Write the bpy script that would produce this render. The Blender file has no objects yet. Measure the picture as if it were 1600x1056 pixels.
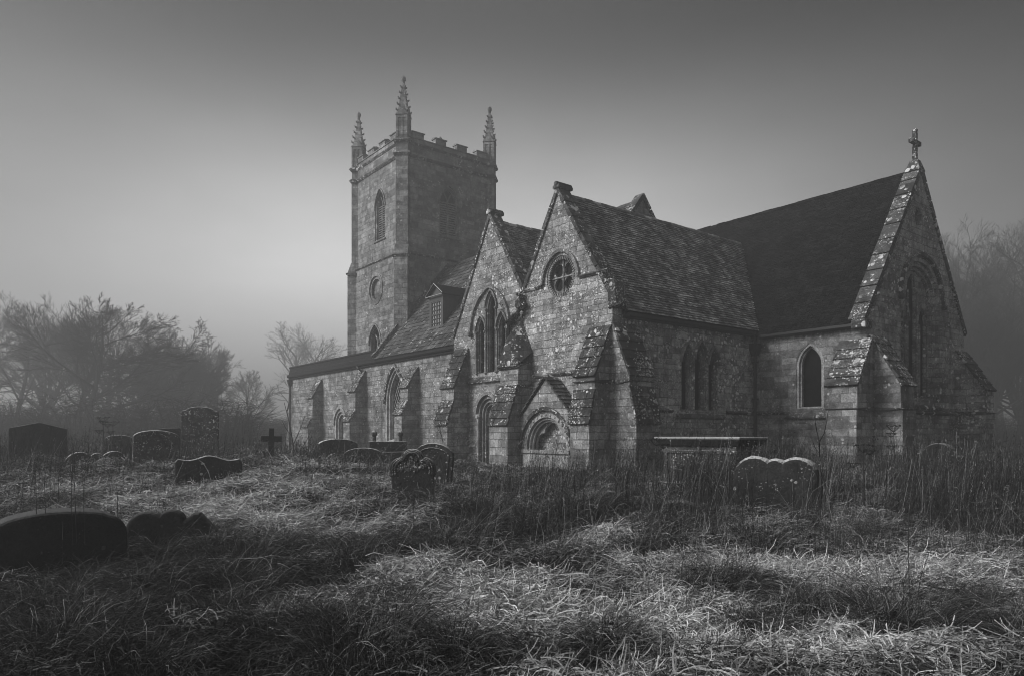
import bpy, math, random
import numpy as np
from mathutils import Matrix, Vector
R = math.radians
random.seed(7)
S = bpy.context.scene
COL = S.collection

# ------------------------------------------------------------------ camera
CAMZ = 1.5
FPX = 1101.0                       # focal length in pixels of the 1600 px photograph
cam_d = bpy.data.cameras.new('camera')
cam_d.sensor_width = 36.0
cam_d.lens = 36.0 * FPX / 1600.0
cam_d.shift_y = 150.0 / 1600.0
cam_d.clip_start = 0.05
cam_d.clip_end = 3000.0
cam = bpy.data.objects.new('camera', cam_d)
COL.objects.link(cam)
YAW = math.pi / 2 - math.atan(860.0 / 1101.0)
cam.location = (0, 0, CAMZ)
cam.rotation_euler = (math.pi / 2, 0, YAW)
S.camera = cam
VD = (-math.sin(YAW), math.cos(YAW))      # view direction on the ground
VR = (math.cos(YAW), math.sin(YAW))       # to the right of it

# ------------------------------------------------------------------ light and sky
SUN_EL, SUN_DIR = R(34), (-0.46, -0.89)   # towards the sun, on the ground
world = bpy.data.worlds.new('World')
S.world = world
world.use_nodes = True
wn, wl = world.node_tree.nodes, world.node_tree.links
wn.clear()


def wnode(t, **k):
    n = wn.new(t)
    for a, b in k.items():
        setattr(n, a, b)
    return n


def wmath(op, a, b=None):
    n = wnode('ShaderNodeMath', operation=op)
    for i, q in enumerate((a, b)):
        if q is None:
            continue
        if isinstance(q, (int, float)):
            n.inputs[i].default_value = q
        else:
            wl.new(q, n.inputs[i])
    return n.outputs[0]


sky = wnode('ShaderNodeTexSky', sky_type='NISHITA', sun_disc=False, sun_elevation=SUN_EL,
            sun_rotation=math.atan2(SUN_DIR[0], SUN_DIR[1]), dust_density=6.0, air_density=1.5)
bw = wnode('ShaderNodeRGBToBW')
wl.new(sky.outputs[0], bw.inputs[0])
tc = wnode('ShaderNodeTexCoord')


def lobe(direction, power, zs=1.0):
    v = Vector((direction[0], direction[1], direction[2] * zs)).normalized()
    dp = wnode('ShaderNodeVectorMath', operation='DOT_PRODUCT')
    mu = wnode('ShaderNodeVectorMath', operation='MULTIPLY')
    mu.inputs[1].default_value = (1, 1, zs)
    nm = wnode('ShaderNodeVectorMath', operation='NORMALIZE')
    wl.new(tc.outputs['Generated'], mu.inputs[0])
    wl.new(mu.outputs[0], nm.inputs[0])
    wl.new(nm.outputs[0], dp.inputs[0])
    dp.inputs[1].default_value = v
    return wmath('POWER', wmath('MAXIMUM', dp.outputs['Value'], 0.0), power)


# fog sky: dull overhead, brightest low in the west-north-west and round the hidden sun
GLOW = (VD[0] - 0.08 * VR[0], VD[1] - 0.08 * VR[1], 0.25)
glow = lobe(GLOW, 8.0, 1.5)
glow2 = lobe(GLOW, 2.2, 1.7)
sung = lobe((SUN_DIR[0], SUN_DIR[1], math.tan(SUN_EL)), 5.0)
back = lobe((-VD[0] - 0.3 * VR[0], -VD[1] - 0.3 * VR[1], 0.6), 1.6)      # fill lobe added to the sky behind the viewer, brightens the east faces
sepz = wnode('ShaderNodeSeparateXYZ')
wl.new(tc.outputs['Generated'], sepz.inputs[0])
vr = wnode('ShaderNodeMapRange', interpolation_type='SMOOTHSTEP')
wl.new(sepz.outputs[2], vr.inputs[0])
for i_, q_ in enumerate((0.16, 0.52, 1.0, 0.10)):
    vr.inputs[i_ + 1].default_value = q_
mist = wnode('ShaderNodeTexNoise')                # drifts in the fog layer
mist.inputs['Scale'].default_value = 2.3
mist.inputs['Detail'].default_value = 5.0
mist.inputs['Roughness'].default_value = 0.55
mist_v = wnode('ShaderNodeVectorMath', operation='MULTIPLY')
mist_v.inputs[1].default_value = (1, 1, 2.6)
wl.new(tc.outputs['Generated'], mist_v.inputs[0])
wl.new(mist_v.outputs[0], mist.inputs['Vector'])
drift = wmath('ADD', wmath('MULTIPLY', mist.outputs['Fac'], 0.55), 0.72)
low = wmath('MULTIPLY', drift, wmath('ADD', wmath('MULTIPLY', glow, 2.3), wmath('ADD', wmath('MULTIPLY', glow2, 0.42), 0.07)))
fac = wmath('ADD', wmath('MULTIPLY', low, vr.outputs[0]), wmath('ADD', wmath('MULTIPLY', sung, 0.7), wmath('MULTIPLY', back, 0.85)))
sky_mix = wmath('MULTIPLY', wmath('ADD', wmath('MULTIPLY', wmath('MINIMUM', bw.outputs[0], 8.0), 0.12), 2.0), fac)
bg = wnode('ShaderNodeBackground')
bg.inputs['Strength'].default_value = 0.1
wl.new(sky_mix, bg.inputs['Color'])
wout = wnode('ShaderNodeOutputWorld')
wl.new(bg.outputs[0], wout.inputs['Surface'])

sun_d = bpy.data.lights.new('sun', 'SUN')
sun_d.energy = 2.6
sun_d.angle = R(28)
sun_d.color = (1.0, 1.0, 1.0)
sun = bpy.data.objects.new('sun', sun_d)
COL.objects.link(sun)
sun.location = (-30, -30, 60)
sun.rotation_euler = Vector((SUN_DIR[0], SUN_DIR[1], math.tan(SUN_EL))).to_track_quat('Z', 'Y').to_euler()

S.view_settings.view_transform = 'Standard'
S.view_settings.look = 'None'
S.view_settings.exposure = 0.80
S.view_settings.gamma = 1.0
S.render.engine = 'CYCLES'
cy = S.cycles
cy.max_bounces = 5
cy.diffuse_bounces = 3
cy.glossy_bounces = 2
cy.transmission_bounces = 2
cy.transparent_max_bounces = 8
cy.volume_bounces = 0
cy.use_denoising = True
cy.filter_width = 1.0
cy.caustics_reflective = False
cy.caustics_refractive = False

HAZE_DENSITY = 0.0068


# ------------------------------------------------------------------ materials
class NT:
    def __init__(self, name):
        self.m = bpy.data.materials.new(name)
        self.m.use_nodes = True
        self.n, self.l = self.m.node_tree.nodes, self.m.node_tree.links
        self.bsdf = self.n['Principled BSDF']
        self.bsdf.inputs['Specular IOR Level'].default_value = 0.25

    def node(self, t, **k):
        n = self.n.new(t)
        for a, b in k.items():
            setattr(n, a, b)
        return n

    def put(self, sock, v):
        if isinstance(v, bpy.types.NodeSocket):
            self.l.new(v, sock)
        else:
            sock.default_value = v

    def math(self, op, a, b=0.0, clamp=False):
        n = self.node('ShaderNodeMath', operation=op, use_clamp=clamp)
        self.put(n.inputs[0], a)
        self.put(n.inputs[1], b)
        return n.outputs[0]

    def mix(self, f, a, b):                       # scalar mix
        n = self.node('ShaderNodeMix', data_type='FLOAT')
        self.put(n.inputs[0], f)
        self.put(n.inputs[2], a)
        self.put(n.inputs[3], b)
        return n.outputs[0]

    def noise(self, vec, scale, detail=4.0, rough=0.6, dist=0.0):
        n = self.node('ShaderNodeTexNoise')
        n.inputs['Scale'].default_value = scale
        n.inputs['Detail'].default_value = detail
        n.inputs['Roughness'].default_value = rough
        n.inputs['Distortion'].default_value = dist
        if vec is not None:
            self.l.new(vec, n.inputs['Vector'])
        return n.outputs['Fac']

    def ramp(self, v, a, b, lo=0.0, hi=1.0):
        n = self.node('ShaderNodeMapRange', interpolation_type='SMOOTHSTEP')
        self.put(n.inputs[0], v)
        n.inputs[1].default_value = a
        n.inputs[2].default_value = b
        n.inputs[3].default_value = lo
        n.inputs[4].default_value = hi
        return n.outputs[0]

    def xyz(self, x, y, z):
        n = self.node('ShaderNodeCombineXYZ')
        for i, q in enumerate((x, y, z)):
            self.put(n.inputs[i], q)
        return n.outputs[0]

    def grey(self, v):
        self.l.new(v, self.bsdf.inputs['Base Color'])

    def bump(self, h, strength, dist=0.02):
        n = self.node('ShaderNodeBump')
        n.inputs['Strength'].default_value = strength
        n.inputs['Distance'].default_value = dist
        self.put(n.inputs['Height'], h)
        self.l.new(n.outputs[0], self.bsdf.inputs['Normal'])

    def pos(self):
        g = self.node('ShaderNodeNewGeometry')
        return g


def lichen_spots(t, P, scale, cover):
    """blotches of pale crustose lichen, returns a 0..1 mask"""
    v = t.node('ShaderNodeTexVoronoi', feature='F1')
    wob = t.noise(P, scale * 2.2, 3.0, 0.7)
    add = t.node('ShaderNodeVectorMath', operation='ADD')
    t.l.new(P, add.inputs[0])
    t.l.new(t.xyz(t.math('MULTIPLY', wob, 0.28 / scale * 3), t.math('MULTIPLY', wob, 0.2 / scale * 3), 0.0), add.inputs[1])
    t.l.new(add.outputs[0], v.inputs['Vector'])
    v.inputs['Scale'].default_value = scale
    sep = t.node('ShaderNodeSeparateColor')
    t.l.new(v.outputs['Color'], sep.inputs[0])
    size = t.math('MULTIPLY', t.ramp(sep.outputs[0], 1.0 - cover, 1.0), 0.52)
    patch = t.ramp(t.noise(P, scale * 0.13, 3.0), 0.46, 0.60)
    return t.math('MULTIPLY', t.ramp(t.math('SUBTRACT', size, v.outputs['Distance']), 0.0, 0.08), patch)


def stone(name, lo, hi, course=0.24, block=0.5, mortar=0.012, lichen=0.4, lich_col=0.5, dark=0.35,
          mortar_tone=0.8, frost=0.0, spots=9.0, bump=0.6):
    t = NT(name)
    g = t.pos()
    P = g.outputs['Position']
    sp = t.node('ShaderNodeSeparateXYZ')
    t.l.new(P, sp.inputs[0])
    x, y, z = sp.outputs
    wob = t.noise(P, 2.6, 2.0)
    wob2 = t.noise(P, 9.0, 2.0)
    w = t.math('ADD', t.math('MULTIPLY', t.math('SUBTRACT', wob, 0.5), 0.07), t.math('MULTIPLY', t.math('SUBTRACT', wob2, 0.5), 0.03))
    # courses of unequal height
    zz = t.math('ADD', z, t.math('MULTIPLY', t.math('SINE', t.math('MULTIPLY', z, 3.1)), 0.075))
    v = t.xyz(t.math('ADD', t.math('ADD', x, y), w), t.math('ADD', zz, w), 0.0)
    b = t.node('ShaderNodeTexBrick')
    t.l.new(v, b.inputs['Vector'])
    b.inputs['Color1'].default_value = (0, 0, 0, 1)
    b.inputs['Color2'].default_value = (1, 1, 1, 1)
    b.inputs['Mortar'].default_value = (0.5, 0.5, 0.5, 1)
    b.inputs['Scale'].default_value = 1.0
    b.inputs['Mortar Size'].default_value = mortar
    b.inputs['Mortar Smooth'].default_value = 0.35
    b.inputs['Brick Width'].default_value = block
    b.inputs['Row Height'].default_value = course
    b.offset = 0.43
    b.squash = 1.35
    b.squash_frequency = 3
    bwn = t.node('ShaderNodeRGBToBW')
    t.l.new(b.outputs['Color'], bwn.inputs[0])
    rnd = bwn.outputs[0]
    big = t.noise(P, 0.55, 4.0, 0.65)
    mid = t.noise(P, 3.0, 5.0, 0.7)
    fine = t.noise(P, 26.0, 4.0, 0.75)
    base = t.mix(rnd, lo, hi)
    base = t.math('MULTIPLY', base, t.ramp(big, 0.3, 0.7, 1.0 - dark, 1.0 + dark * 0.5))
    base = t.math('MULTIPLY', base, t.ramp(mid, 0.28, 0.72, 0.5, 1.4))
    base = t.math('MULTIPLY', base, t.ramp(fine, 0.32, 0.68, 0.58, 1.38))
    # rain streaks
    st = t.noise(t.xyz(t.math('MULTIPLY', t.math('ADD', x, y), 3.5), t.math('MULTIPLY', z, 0.22), 0.0), 1.0, 4.0, 0.6)
    base = t.math('MULTIPLY', base, t.ramp(st, 0.5, 0.75, 1.0, 0.6))
    base = t.mix(b.outputs['Fac'], base, t.math('MULTIPLY', base, mortar_tone))
    lm = None
    if lichen > 0:
        lm = lichen_spots(t, P, spots, lichen)
        lm2 = lichen_spots(t, P, spots * 2.7, lichen)
        lm = t.math('MAXIMUM', lm, t.math('MULTIPLY', lm2, 0.9))
        gran = t.math('MULTIPLY', t.ramp(t.noise(P, 13.0, 7.0, 0.78), 0.60 - 0.10 * lichen, 0.68 - 0.10 * lichen), t.ramp(t.noise(P, 0.8, 4.0, 0.6), 0.48, 0.58))
        lm = t.math('MAXIMUM', lm, gran)
        lm = t.math('MULTIPLY', lm, t.ramp(fine, 0.2, 0.5, 0.6, 1.0))
        base = t.mix(lm, base, lich_col)
    if frost > 0:
        ns = t.node('ShaderNodeSeparateXYZ')
        t.l.new(g.outputs['Normal'], ns.inputs[0])
        up = t.math('MULTIPLY', t.ramp(ns.outputs[2], 0.3, 0.9), t.ramp(t.noise(P, 14.0, 4.0, 0.7), 0.3, 0.6, 0.35, 1.0))
        base = t.mix(t.math('MULTIPLY', up, frost), base, 0.5)
    t.grey(base)
    t.bsdf.inputs['Roughness'].default_value = 0.95
    h = t.math('ADD', t.math('MULTIPLY', t.math('SUBTRACT', 1.0, b.outputs['Fac']), 0.55),
               t.math('ADD', t.math('MULTIPLY', mid, 0.5), t.math('MULTIPLY', fine, 0.35)))
    h = t.math('ADD', h, t.math('MULTIPLY', rnd, 0.15))
    t.bump(h, bump, 0.035)
    return t.m


def plain(name, a, b, rough=0.6, scale=6.0, spec=0.3, bump=0.25, fine=30.0):
    t = NT(name)
    tcn = t.pos()
    P = tcn.outputs['Position']
    n1, n2 = t.noise(P, scale, 4.0), t.noise(P, fine, 3.0)
    t.grey(t.mix(t.math('ADD', t.math('MULTIPLY', n1, 0.7), t.math('MULTIPLY', n2, 0.3)), a, b))
    t.bsdf.inputs['Roughness'].default_value = rough
    t.bsdf.inputs['Specular IOR Level'].default_value = spec
    t.bump(t.math('ADD', n1, n2), bump, 0.01)
    return t.m


def tiles(name, lo, hi, lich=0.2, moss=0.5, frost=0.0, spec=0.2):
    t = NT(name)
    g = t.pos()
    P = g.outputs['Position']
    rnd = g.outputs['Random Per Island']
    base = t.mix(t.math('POWER', rnd, 1.4), lo, hi)
    base = t.math('MULTIPLY', base, t.ramp(t.noise(P, 1.1, 5.0, 0.7), 0.38, 0.66, 1.0 - moss, 1.15))
    base = t.math('MULTIPLY', base, t.ramp(t.noise(P, 18.0, 4.0, 0.7), 0.3, 0.7, 0.65, 1.3))
    if lich:
        base = t.mix(lichen_spots(t, P, 7.0, lich), base, 0.42)
    t.grey(base)
    t.bsdf.inputs['Roughness'].default_value = 0.85
    t.bsdf.inputs['Specular IOR Level'].default_value = spec
    t.bump(t.noise(P, 30.0, 4.0), 0.35, 0.01)
    return t.m


def grave(name, lo, hi, lich, frost, scale=16.0, lcol=0.38):
    t = NT(name)
    g = t.pos()
    P = g.outputs['Position']
    a, b = t.noise(P, 3.0, 6.0, 0.7), t.noise(P, 30.0, 5.0, 0.7)
    base = t.mix(t.ramp(t.math('ADD', t.math('MULTIPLY', a, 0.6), t.math('MULTIPLY', b, 0.4)), 0.32, 0.68), lo, hi)
    if lich:
        base = t.mix(t.math('MAXIMUM', lichen_spots(t, P, scale, lich), t.math('MULTIPLY', lichen_spots(t, P, scale * 2.5, lich), 0.8)), base, lcol)
    ns = t.node('ShaderNodeSeparateXYZ')
    t.l.new(g.outputs['Normal'], ns.inputs[0])
    up = t.math('MULTIPLY', t.ramp(ns.outputs[2], 0.35, 0.9), t.ramp(t.noise(P, 22.0, 4.0, 0.7), 0.3, 0.55, 0.5, 1.0))
    base = t.mix(t.math('MULTIPLY', up, frost), base, 0.62)
    t.grey(base)
    t.bsdf.inputs['Roughness'].default_value = 0.95
    t.bump(t.math('ADD', t.math('MULTIPLY', a, 1.4), t.math('MULTIPLY', b, 0.5)), 0.9, 0.035)
    return t.m


M = {}
M['stone'] = stone('church_stone', 0.15, 0.34, 0.25, 0.52, 0.016, 0.36, 0.6, mortar_tone=0.5)
M['gable'] = stone('gable_stone', 0.17, 0.36, 0.23, 0.55, 0.013, 0.7, 0.72, mortar_tone=0.45, spots=7.5)
M['east'] = stone('east_stone', 0.16, 0.36, 0.24, 0.5, 0.016, 0.62, 0.62, mortar_tone=0.5, spots=7.0)
M['tower'] = stone('tower_stone', 0.14, 0.30, 0.28, 0.6, 0.013, 0.25, 0.5, mortar_tone=0.6)
M['chancel'] = stone('chancel_stone', 0.11, 0.30, 0.27, 0.62, 0.012, 0.2, 0.5, mortar_tone=0.7)
M['pale'] = stone('pale_dressed_stone', 0.3, 0.42, 0.4, 0.7, 0.004, 0.15, 0.6, dark=0.25, bump=0.3)
M['weather'] = stone('weathering_stone', 0.03, 0.075, 0.3, 0.5, 0.012, 0.8, 0.72, dark=0.4, frost=0.06, spots=4.2)
M['coping'] = stone('coping_stone', 0.035, 0.095, 0.6, 0.6, 0.006, 0.72, 0.6, dark=0.4, frost=0.05, spots=4.5)
M['mould'] = stone('moulding_stone', 0.13, 0.25, 0.4, 0.7, 0.004, 0.4, 0.6, dark=0.3, bump=0.4)
M['tile'] = tiles('roof_tile', 0.14, 0.52, 0.10, 0.65)
M['slate'] = tiles('dark_slate', 0.005, 0.016, 0.0, 0.4, spec=0.03)
M['slab'] = tiles('stone_slate', 0.05, 0.13, 0.25, 0.4)
M['lead'] = plain('lead_gutter', 0.012, 0.03, 0.85, spec=0.1)
M['iron'] = plain('cast_iron', 0.015, 0.03, 0.55)
M['wood'] = plain('dormer_wood', 0.05, 0.08, 0.7)
M['paint'] = plain('window_paint', 0.35, 0.5, 0.6)
M['louvre'] = plain('louvre_slate', 0.22, 0.34, 0.8)
t = NT('leaded_glass')
t.grey(t.ramp(t.noise(t.pos().outputs['Position'], 7.0), 0.3, 0.7, 0.003, 0.010))
t.bsdf.inputs['Roughness'].default_value = 0.5
t.bsdf.inputs['Specular IOR Level'].default_value = 0.06
M['glass'] = t.m
t = NT('dormer_glass')
t.grey(t.ramp(t.noise(t.pos().outputs['Position'], 5.0), 0.3, 0.7, 0.38, 0.6))
t.bsdf.inputs['Roughness'].default_value = 0.2
M['pane'] = t.m
M['grave_dark'] = grave('dark_gravestone', 0.008, 0.03, 0.08, 0.3, 22.0, 0.12)
M['grave_mid'] = grave('weathered_gravestone', 0.02, 0.06, 0.3, 0.9)
M['grave_spot'] = grave('lichened_gravestone', 0.03, 0.11, 0.85, 0.85, 19.0, 0.62)
M['grave_black'] = grave('blackened_gravestone', 0.006, 0.022, 0.1, 0.10, 18.0, 0.07)
M['grave_pale'] = grave('pale_gravestone', 0.2, 0.34, 0.3, 0.9)
M['grave_frost'] = grave('frosted_gravestone', 0.015, 0.045, 0.2, 1.0)
M['bark'] = plain('bark', 0.01, 0.03, 0.95, 3.0, 0.1, 0.5)
M['stem'] = plain('dead_stem', 0.02, 0.06, 0.9, 5.0, 0.1)

t = NT('grass_blade')
at = t.node('ShaderNodeAttribute', attribute_name='tone')
P = t.pos().outputs['Position']
t.grey(t.math('MULTIPLY', at.outputs['Fac'], t.ramp(t.noise(P, 60.0, 2.0), 0.3, 0.7, 0.6, 1.3)))
t.bsdf.inputs['Roughness'].default_value = 0.9
t.bsdf.inputs['Specular IOR Level'].default_value = 0.1
M['grass'] = t.m
t = NT('soil')
P = t.pos().outputs['Position']
t.grey(t.math('MULTIPLY', t.ramp(t.noise(P, 1.3, 8.0, 0.75), 0.3, 0.7, 0.02, 0.055), t.ramp(t.noise(P, 25.0, 4.0), 0.3, 0.7, 0.5, 1.4)))
t.bsdf.inputs['Roughness'].default_value = 1.0
t.bump(t.noise(P, 9.0, 8.0, 0.8), 1.0, 0.1)
M['soil'] = t.m


# ------------------------------------------------------------------ helpers
ROOT_OFF = {}


class MB:
    def __init__(self):
        self.v, self.f = [], []

    def add(self, verts, faces):
        k = len(self.v)
        self.v += [tuple(p) for p in verts]
        self.f += [tuple(i + k for i in f) for f in faces]
        return self

    def box(self, x0, x1, y0, y1, z0, z1):
        return self.add([(x0, y0, z0), (x1, y0, z0), (x1, y1, z0), (x0, y1, z0), (x0, y0, z1), (x1, y0, z1), (x1, y1, z1), (x0, y1, z1)],
                        [(0, 3, 2, 1), (4, 5, 6, 7), (0, 1, 5, 4), (1, 2, 6, 5), (2, 3, 7, 6), (3, 0, 4, 7)])

    def hexa(self, a, b):                         # two quads, bottom a and top b
        return self.add(list(a) + list(b), [(3, 2, 1, 0), (4, 5, 6, 7), (0, 1, 5, 4), (1, 2, 6, 5), (2, 3, 7, 6), (3, 0, 4, 7)])

    def prism(self, poly, z0, z1, grow=0.0):      # plan polygon, counter-clockwise
        n = len(poly)
        vs = [(x, y, z0) for x, y in poly] + [(x, y, z1) for x, y in poly]
        return self.add(vs, [tuple(reversed(range(n))), tuple(range(n, 2 * n))] + [(i, (i + 1) % n, n + (i + 1) % n, n + i) for i in range(n)])

    def obox(self, c, U, V, N, hu, hv, hn):       # oriented box
        c, U, V, N = Vector(c), Vector(U), Vector(V), Vector(N)
        p = [c + a * hu * U + b * hv * V + d * hn * N for d in (-1, 1) for a, b in ((-1, -1), (1, -1), (1, 1), (-1, 1))]
        return self.hexa(p[:4], p[4:])

    def tube(self, pts, r, n=6, cap=True):
        pts = [Vector(p) for p in pts]
        rs = r if isinstance(r, (list, tuple)) else [r] * len(pts)
        k = len(self.v)
        up = Vector((0, 0, 1))
        for i, p in enumerate(pts):
            d = (pts[min(i + 1, len(pts) - 1)] - pts[max(i - 1, 0)]).normalized()
            a = d.cross(up)
            a = a.normalized() if a.length > 1e-4 else Vector((1, 0, 0))
            b = d.cross(a).normalized()
            for j in range(n):
                q = 2 * math.pi * j / n
                self.v.append(tuple(p + (a * math.cos(q) + b * math.sin(q)) * rs[i]))
        for i in range(len(pts) - 1):
            for j in range(n):
                self.f.append((k + i * n + j, k + i * n + (j + 1) % n, k + (i + 1) * n + (j + 1) % n, k + (i + 1) * n + j))
        if cap:
            self.f.append(tuple(k + j for j in range(n))[::-1])
            self.f.append(tuple(k + (len(pts) - 1) * n + j for j in range(n)))
        return self

    def blob(self, c, r, sq=(1, 1, 1), n=6, jit=0.15):
        vs, fs = [], []
        for i in range(n + 1):
            th = math.pi * i / n
            for j in range(n):
                ph = 2 * math.pi * j / n
                k = r * (1 + random.uniform(-jit, jit))
                vs.append((c[0] + k * sq[0] * math.sin(th) * math.cos(ph), c[1] + k * sq[1] * math.sin(th) * math.sin(ph), c[2] + k * sq[2] * math.cos(th)))
        for i in range(n):
            for j in range(n):
                fs.append((i * n + j, (i + 1) * n + j, (i + 1) * n + (j + 1) % n, i * n + (j + 1) % n))
        return self.add(vs, fs)

    def build(self, name, mat, parent=None, label=None, smooth=False, bevel=0.0):
        me = bpy.data.meshes.new(name)
        me.from_pydata(self.v, [], self.f)
        me.update()
        o = bpy.data.objects.new(name, me)
        me.materials.append(M[mat] if isinstance(mat, str) else mat)
        if smooth:
            me.polygons.foreach_set('use_smooth', [True] * len(me.polygons))
        COL.objects.link(o)
        if parent is not None:
            o.parent = parent
            if parent.type == 'EMPTY':
                o.matrix_parent_inverse = Matrix.Translation(parent.location).inverted()
        if label:
            o['label'] = label
        if bevel:
            b = o.modifiers.new('bevel', 'BEVEL')
            b.width = bevel
            b.segments = 2
            b.limit_method = 'ANGLE'
            b.angle_limit = R(40)
        return o


def tag(o, label, cat, group=None, kind=None):
    if label:
        o['label'] = label
    if cat:
        o['category'] = cat
    if group:
        o['group'] = group
    if kind:
        o['kind'] = kind
    return o


def empty(name, loc):
    o = bpy.data.objects.new(name, None)
    o.location = loc
    o.empty_display_size = 0.3
    COL.objects.link(o)
    return o


# walls are drawn on planes: u along the wall, v up, n out of it
class Plane:
    def __init__(self, axis, c):
        self.axis, self.c = axis, c
        if axis == 'S':
            self.O, self.U, self.N = Vector((0, c, 0)), Vector((1, 0, 0)), Vector((0, -1, 0))
        elif axis == 'N':
            self.O, self.U, self.N = Vector((0, c, 0)), Vector((-1, 0, 0)), Vector((0, 1, 0))
        elif axis == 'E':
            self.O, self.U, self.N = Vector((c, 0, 0)), Vector((0, 1, 0)), Vector((1, 0, 0))
        else:
            self.O, self.U, self.N = Vector((c, 0, 0)), Vector((0, -1, 0)), Vector((-1, 0, 0))
        self.V = Vector((0, 0, 1))

    def at(self, u, v, n=0.0):
        return self.O + u * self.U + v * self.V + n * self.N


def flat_mesh(loops, t, bevel=0.0):
    cu = bpy.data.curves.new('outline', 'CURVE')
    cu.dimensions = '2D'
    cu.fill_mode = 'BOTH'
    cu.extrude = max(t / 2 - bevel, 0.0005)
    cu.bevel_depth = bevel
    cu.bevel_resolution = 2
    for L in loops:
        s = cu.splines.new('POLY')
        s.points.add(len(L) - 1)
        for p, (a, b) in zip(s.points, L):
            p.co = (a, b, 0, 1)
        s.use_cyclic_u = True
    ob = bpy.data.objects.new('outline', cu)
    me = bpy.data.meshes.new_from_object(ob)
    vs = [tuple(v.co) for v in me.vertices]
    fs = [tuple(p.vertices) for p in me.polygons]
    bpy.data.objects.remove(ob)
    bpy.data.curves.remove(cu)
    bpy.data.meshes.remove(me)
    return vs, fs


def slab(mb, pl, loops, t, front=0.0, bevel=0.0):
    """a plate of thickness t on a plane; its front face stands `front` out of the plane"""
    vs, fs = flat_mesh(loops, t, bevel)
    mb.add([pl.at(x, y, z - t / 2 + front) for x, y, z in vs], fs)
    return mb


def arc_pts(cx, w, zs, za, n=12):
    """from the left springing over the apex to the right springing (pointed, or round when za-zs == w/2)"""
    a, h = w / 2.0, za - zs
    if h <= a * 1.02:
        return [(cx - a * math.cos(math.pi * i / (2 * n)), zs + h * math.sin(math.pi * i / (2 * n))) for i in range(2 * n + 1)]
    rad = (a * a + h * h) / (2 * a)
    th = math.asin(min(1.0, h / rad))
    left = [(cx - a + rad - rad * math.cos(th * i / n), zs + rad * math.sin(th * i / n)) for i in range(n + 1)]
    return left + [(2 * cx - x, z) for x, z in reversed(left[:-1])]


def arch(cx, w, z0, zs, za, n=12):
    return [(cx - w / 2, z0)] + arc_pts(cx, w, zs, za, n) + [(cx + w / 2, z0)]


def circle(cx, cz, r, n=32, rz=None):
    return [(cx + r * math.cos(2 * math.pi * i / n), cz + (rz or r) * math.sin(2 * math.pi * i / n)) for i in range(n)]


def hood(mb, pl, cx, w, zs, za, e, out, drop=0.0, front=None):
    o = arc_pts(cx, w + 2 * e, zs - drop, za + e * 1.15)
    i = arc_pts(cx, w, zs - drop, za)
    slab(mb, pl, [o + i[::-1]], out + 0.03, out)
    return mb


def window(parent, pl, cx, w, z0, zs, za, name='window', orders=((0.10, 0.03), (0.07, 0.12)), mat='mould', glass='glass',
           hood_e=0.09, hood_mat='mould', depth=0.28, lattice=False, sill=True):
    """moulded orders inside an opening of width w; returns the window object"""
    mb = MB()
    ww, zz, zb = w, za, z0
    for e, dn in orders:
        slab(mb, pl, [arch(cx, ww - 0.004, zb + 0.002, zs, zz - 0.002), arch(cx, ww - 2 * e, zb + 0.004 + e * 0.4, zs, zz - e * 1.15)], 0.10, -dn)
        ww, zz, zb = ww - 2 * e, zz - e * 1.15, zb + e * 0.4
    o = mb.build(name, mat, parent)
    g = MB()
    slab(g, pl, [arch(cx, ww + 0.04, zb - 0.02, zs, zz + 0.02)], 0.02, -depth)
    g.build('glass', glass, o)
    if lattice:
        b = MB()
        k = 0.22
        cl = arch(cx, ww, zb, zs, zz)
        for s in (1, -1):
            for j in range(-14, 15):
                pa, pb = None, None
                for q in range(0, 121):
                    z = zb + (zz - zb) * q / 120
                    u = cx + j * k + s * (z - zb) * 0.6
                    half = ww / 2 if z <= zs else None
                    if half is None:
                        arc = arc_pts(cx, ww, zs, zz, 24)
                        half = max([0.0] + [abs(x - cx) for x, zq in arc if zq >= z][:1])
                    if abs(u - cx) < half:
                        pa = pa or (u, z)
                        pb = (u, z)
                if pa and pb and pb[1] - pa[1] > 0.05:
                    b.tube([pl.at(pa[0], pa[1], -depth + 0.012), pl.at(pb[0], pb[1], -depth + 0.012)], 0.013, 4)
        b.build('lead_lattice', 'paint', o)
    if hood_e:
        h = MB()
        hood(h, pl, cx, w + 0.01, zs, za + 0.01, hood_e, 0.09, 0.06)
        h.build('hood_mould', hood_mat, o)
    if sill:
        sb = MB()
        p = [(0.0, z0 - 0.22), (0.09, z0 - 0.20), (0.09, z0 - 0.14), (-0.2, z0 + 0.04), (-0.2, z0 - 0.22)]
        extrude(sb, pl, cx - w / 2 - 0.08, cx + w / 2 + 0.08, p)
        sb.build('sill', 'coping', o)
    return o


def extrude(mb, pl, u0, u1, prof):
    """profile in (n, v), extruded along u; for courses, sills and buttresses"""
    n = len(prof)
    vs = [pl.at(u0, v, d) for d, v in prof] + [pl.at(u1, v, d) for d, v in prof]
    fs = [tuple(range(n)), tuple(reversed(range(n, 2 * n)))] + [(i, n + i, n + (i + 1) % n, (i + 1) % n) for i in range(n)]
    return mb.add(vs, fs)


def string_course(parent, pl, u0, u1, z, out=0.09, h=0.13, mat='coping'):
    mb = MB()
    u = u0
    while u < u1 - 0.01:
        e = min(u + random.uniform(0.7, 1.1), u1)
        if u1 - e < 0.3:
            e = u1
        j = random.uniform(-0.006, 0.006)
        extrude(mb, pl, u, e - 0.006, [(-0.02, z - h), (out * 0.45, z - h), (out + j, z - h * 0.45), (out + j, z - h * 0.3), (0.0, z + 0.03), (-0.02, z + 0.03)])
        u = e
    return mb.build('string_course', mat, parent)


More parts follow.
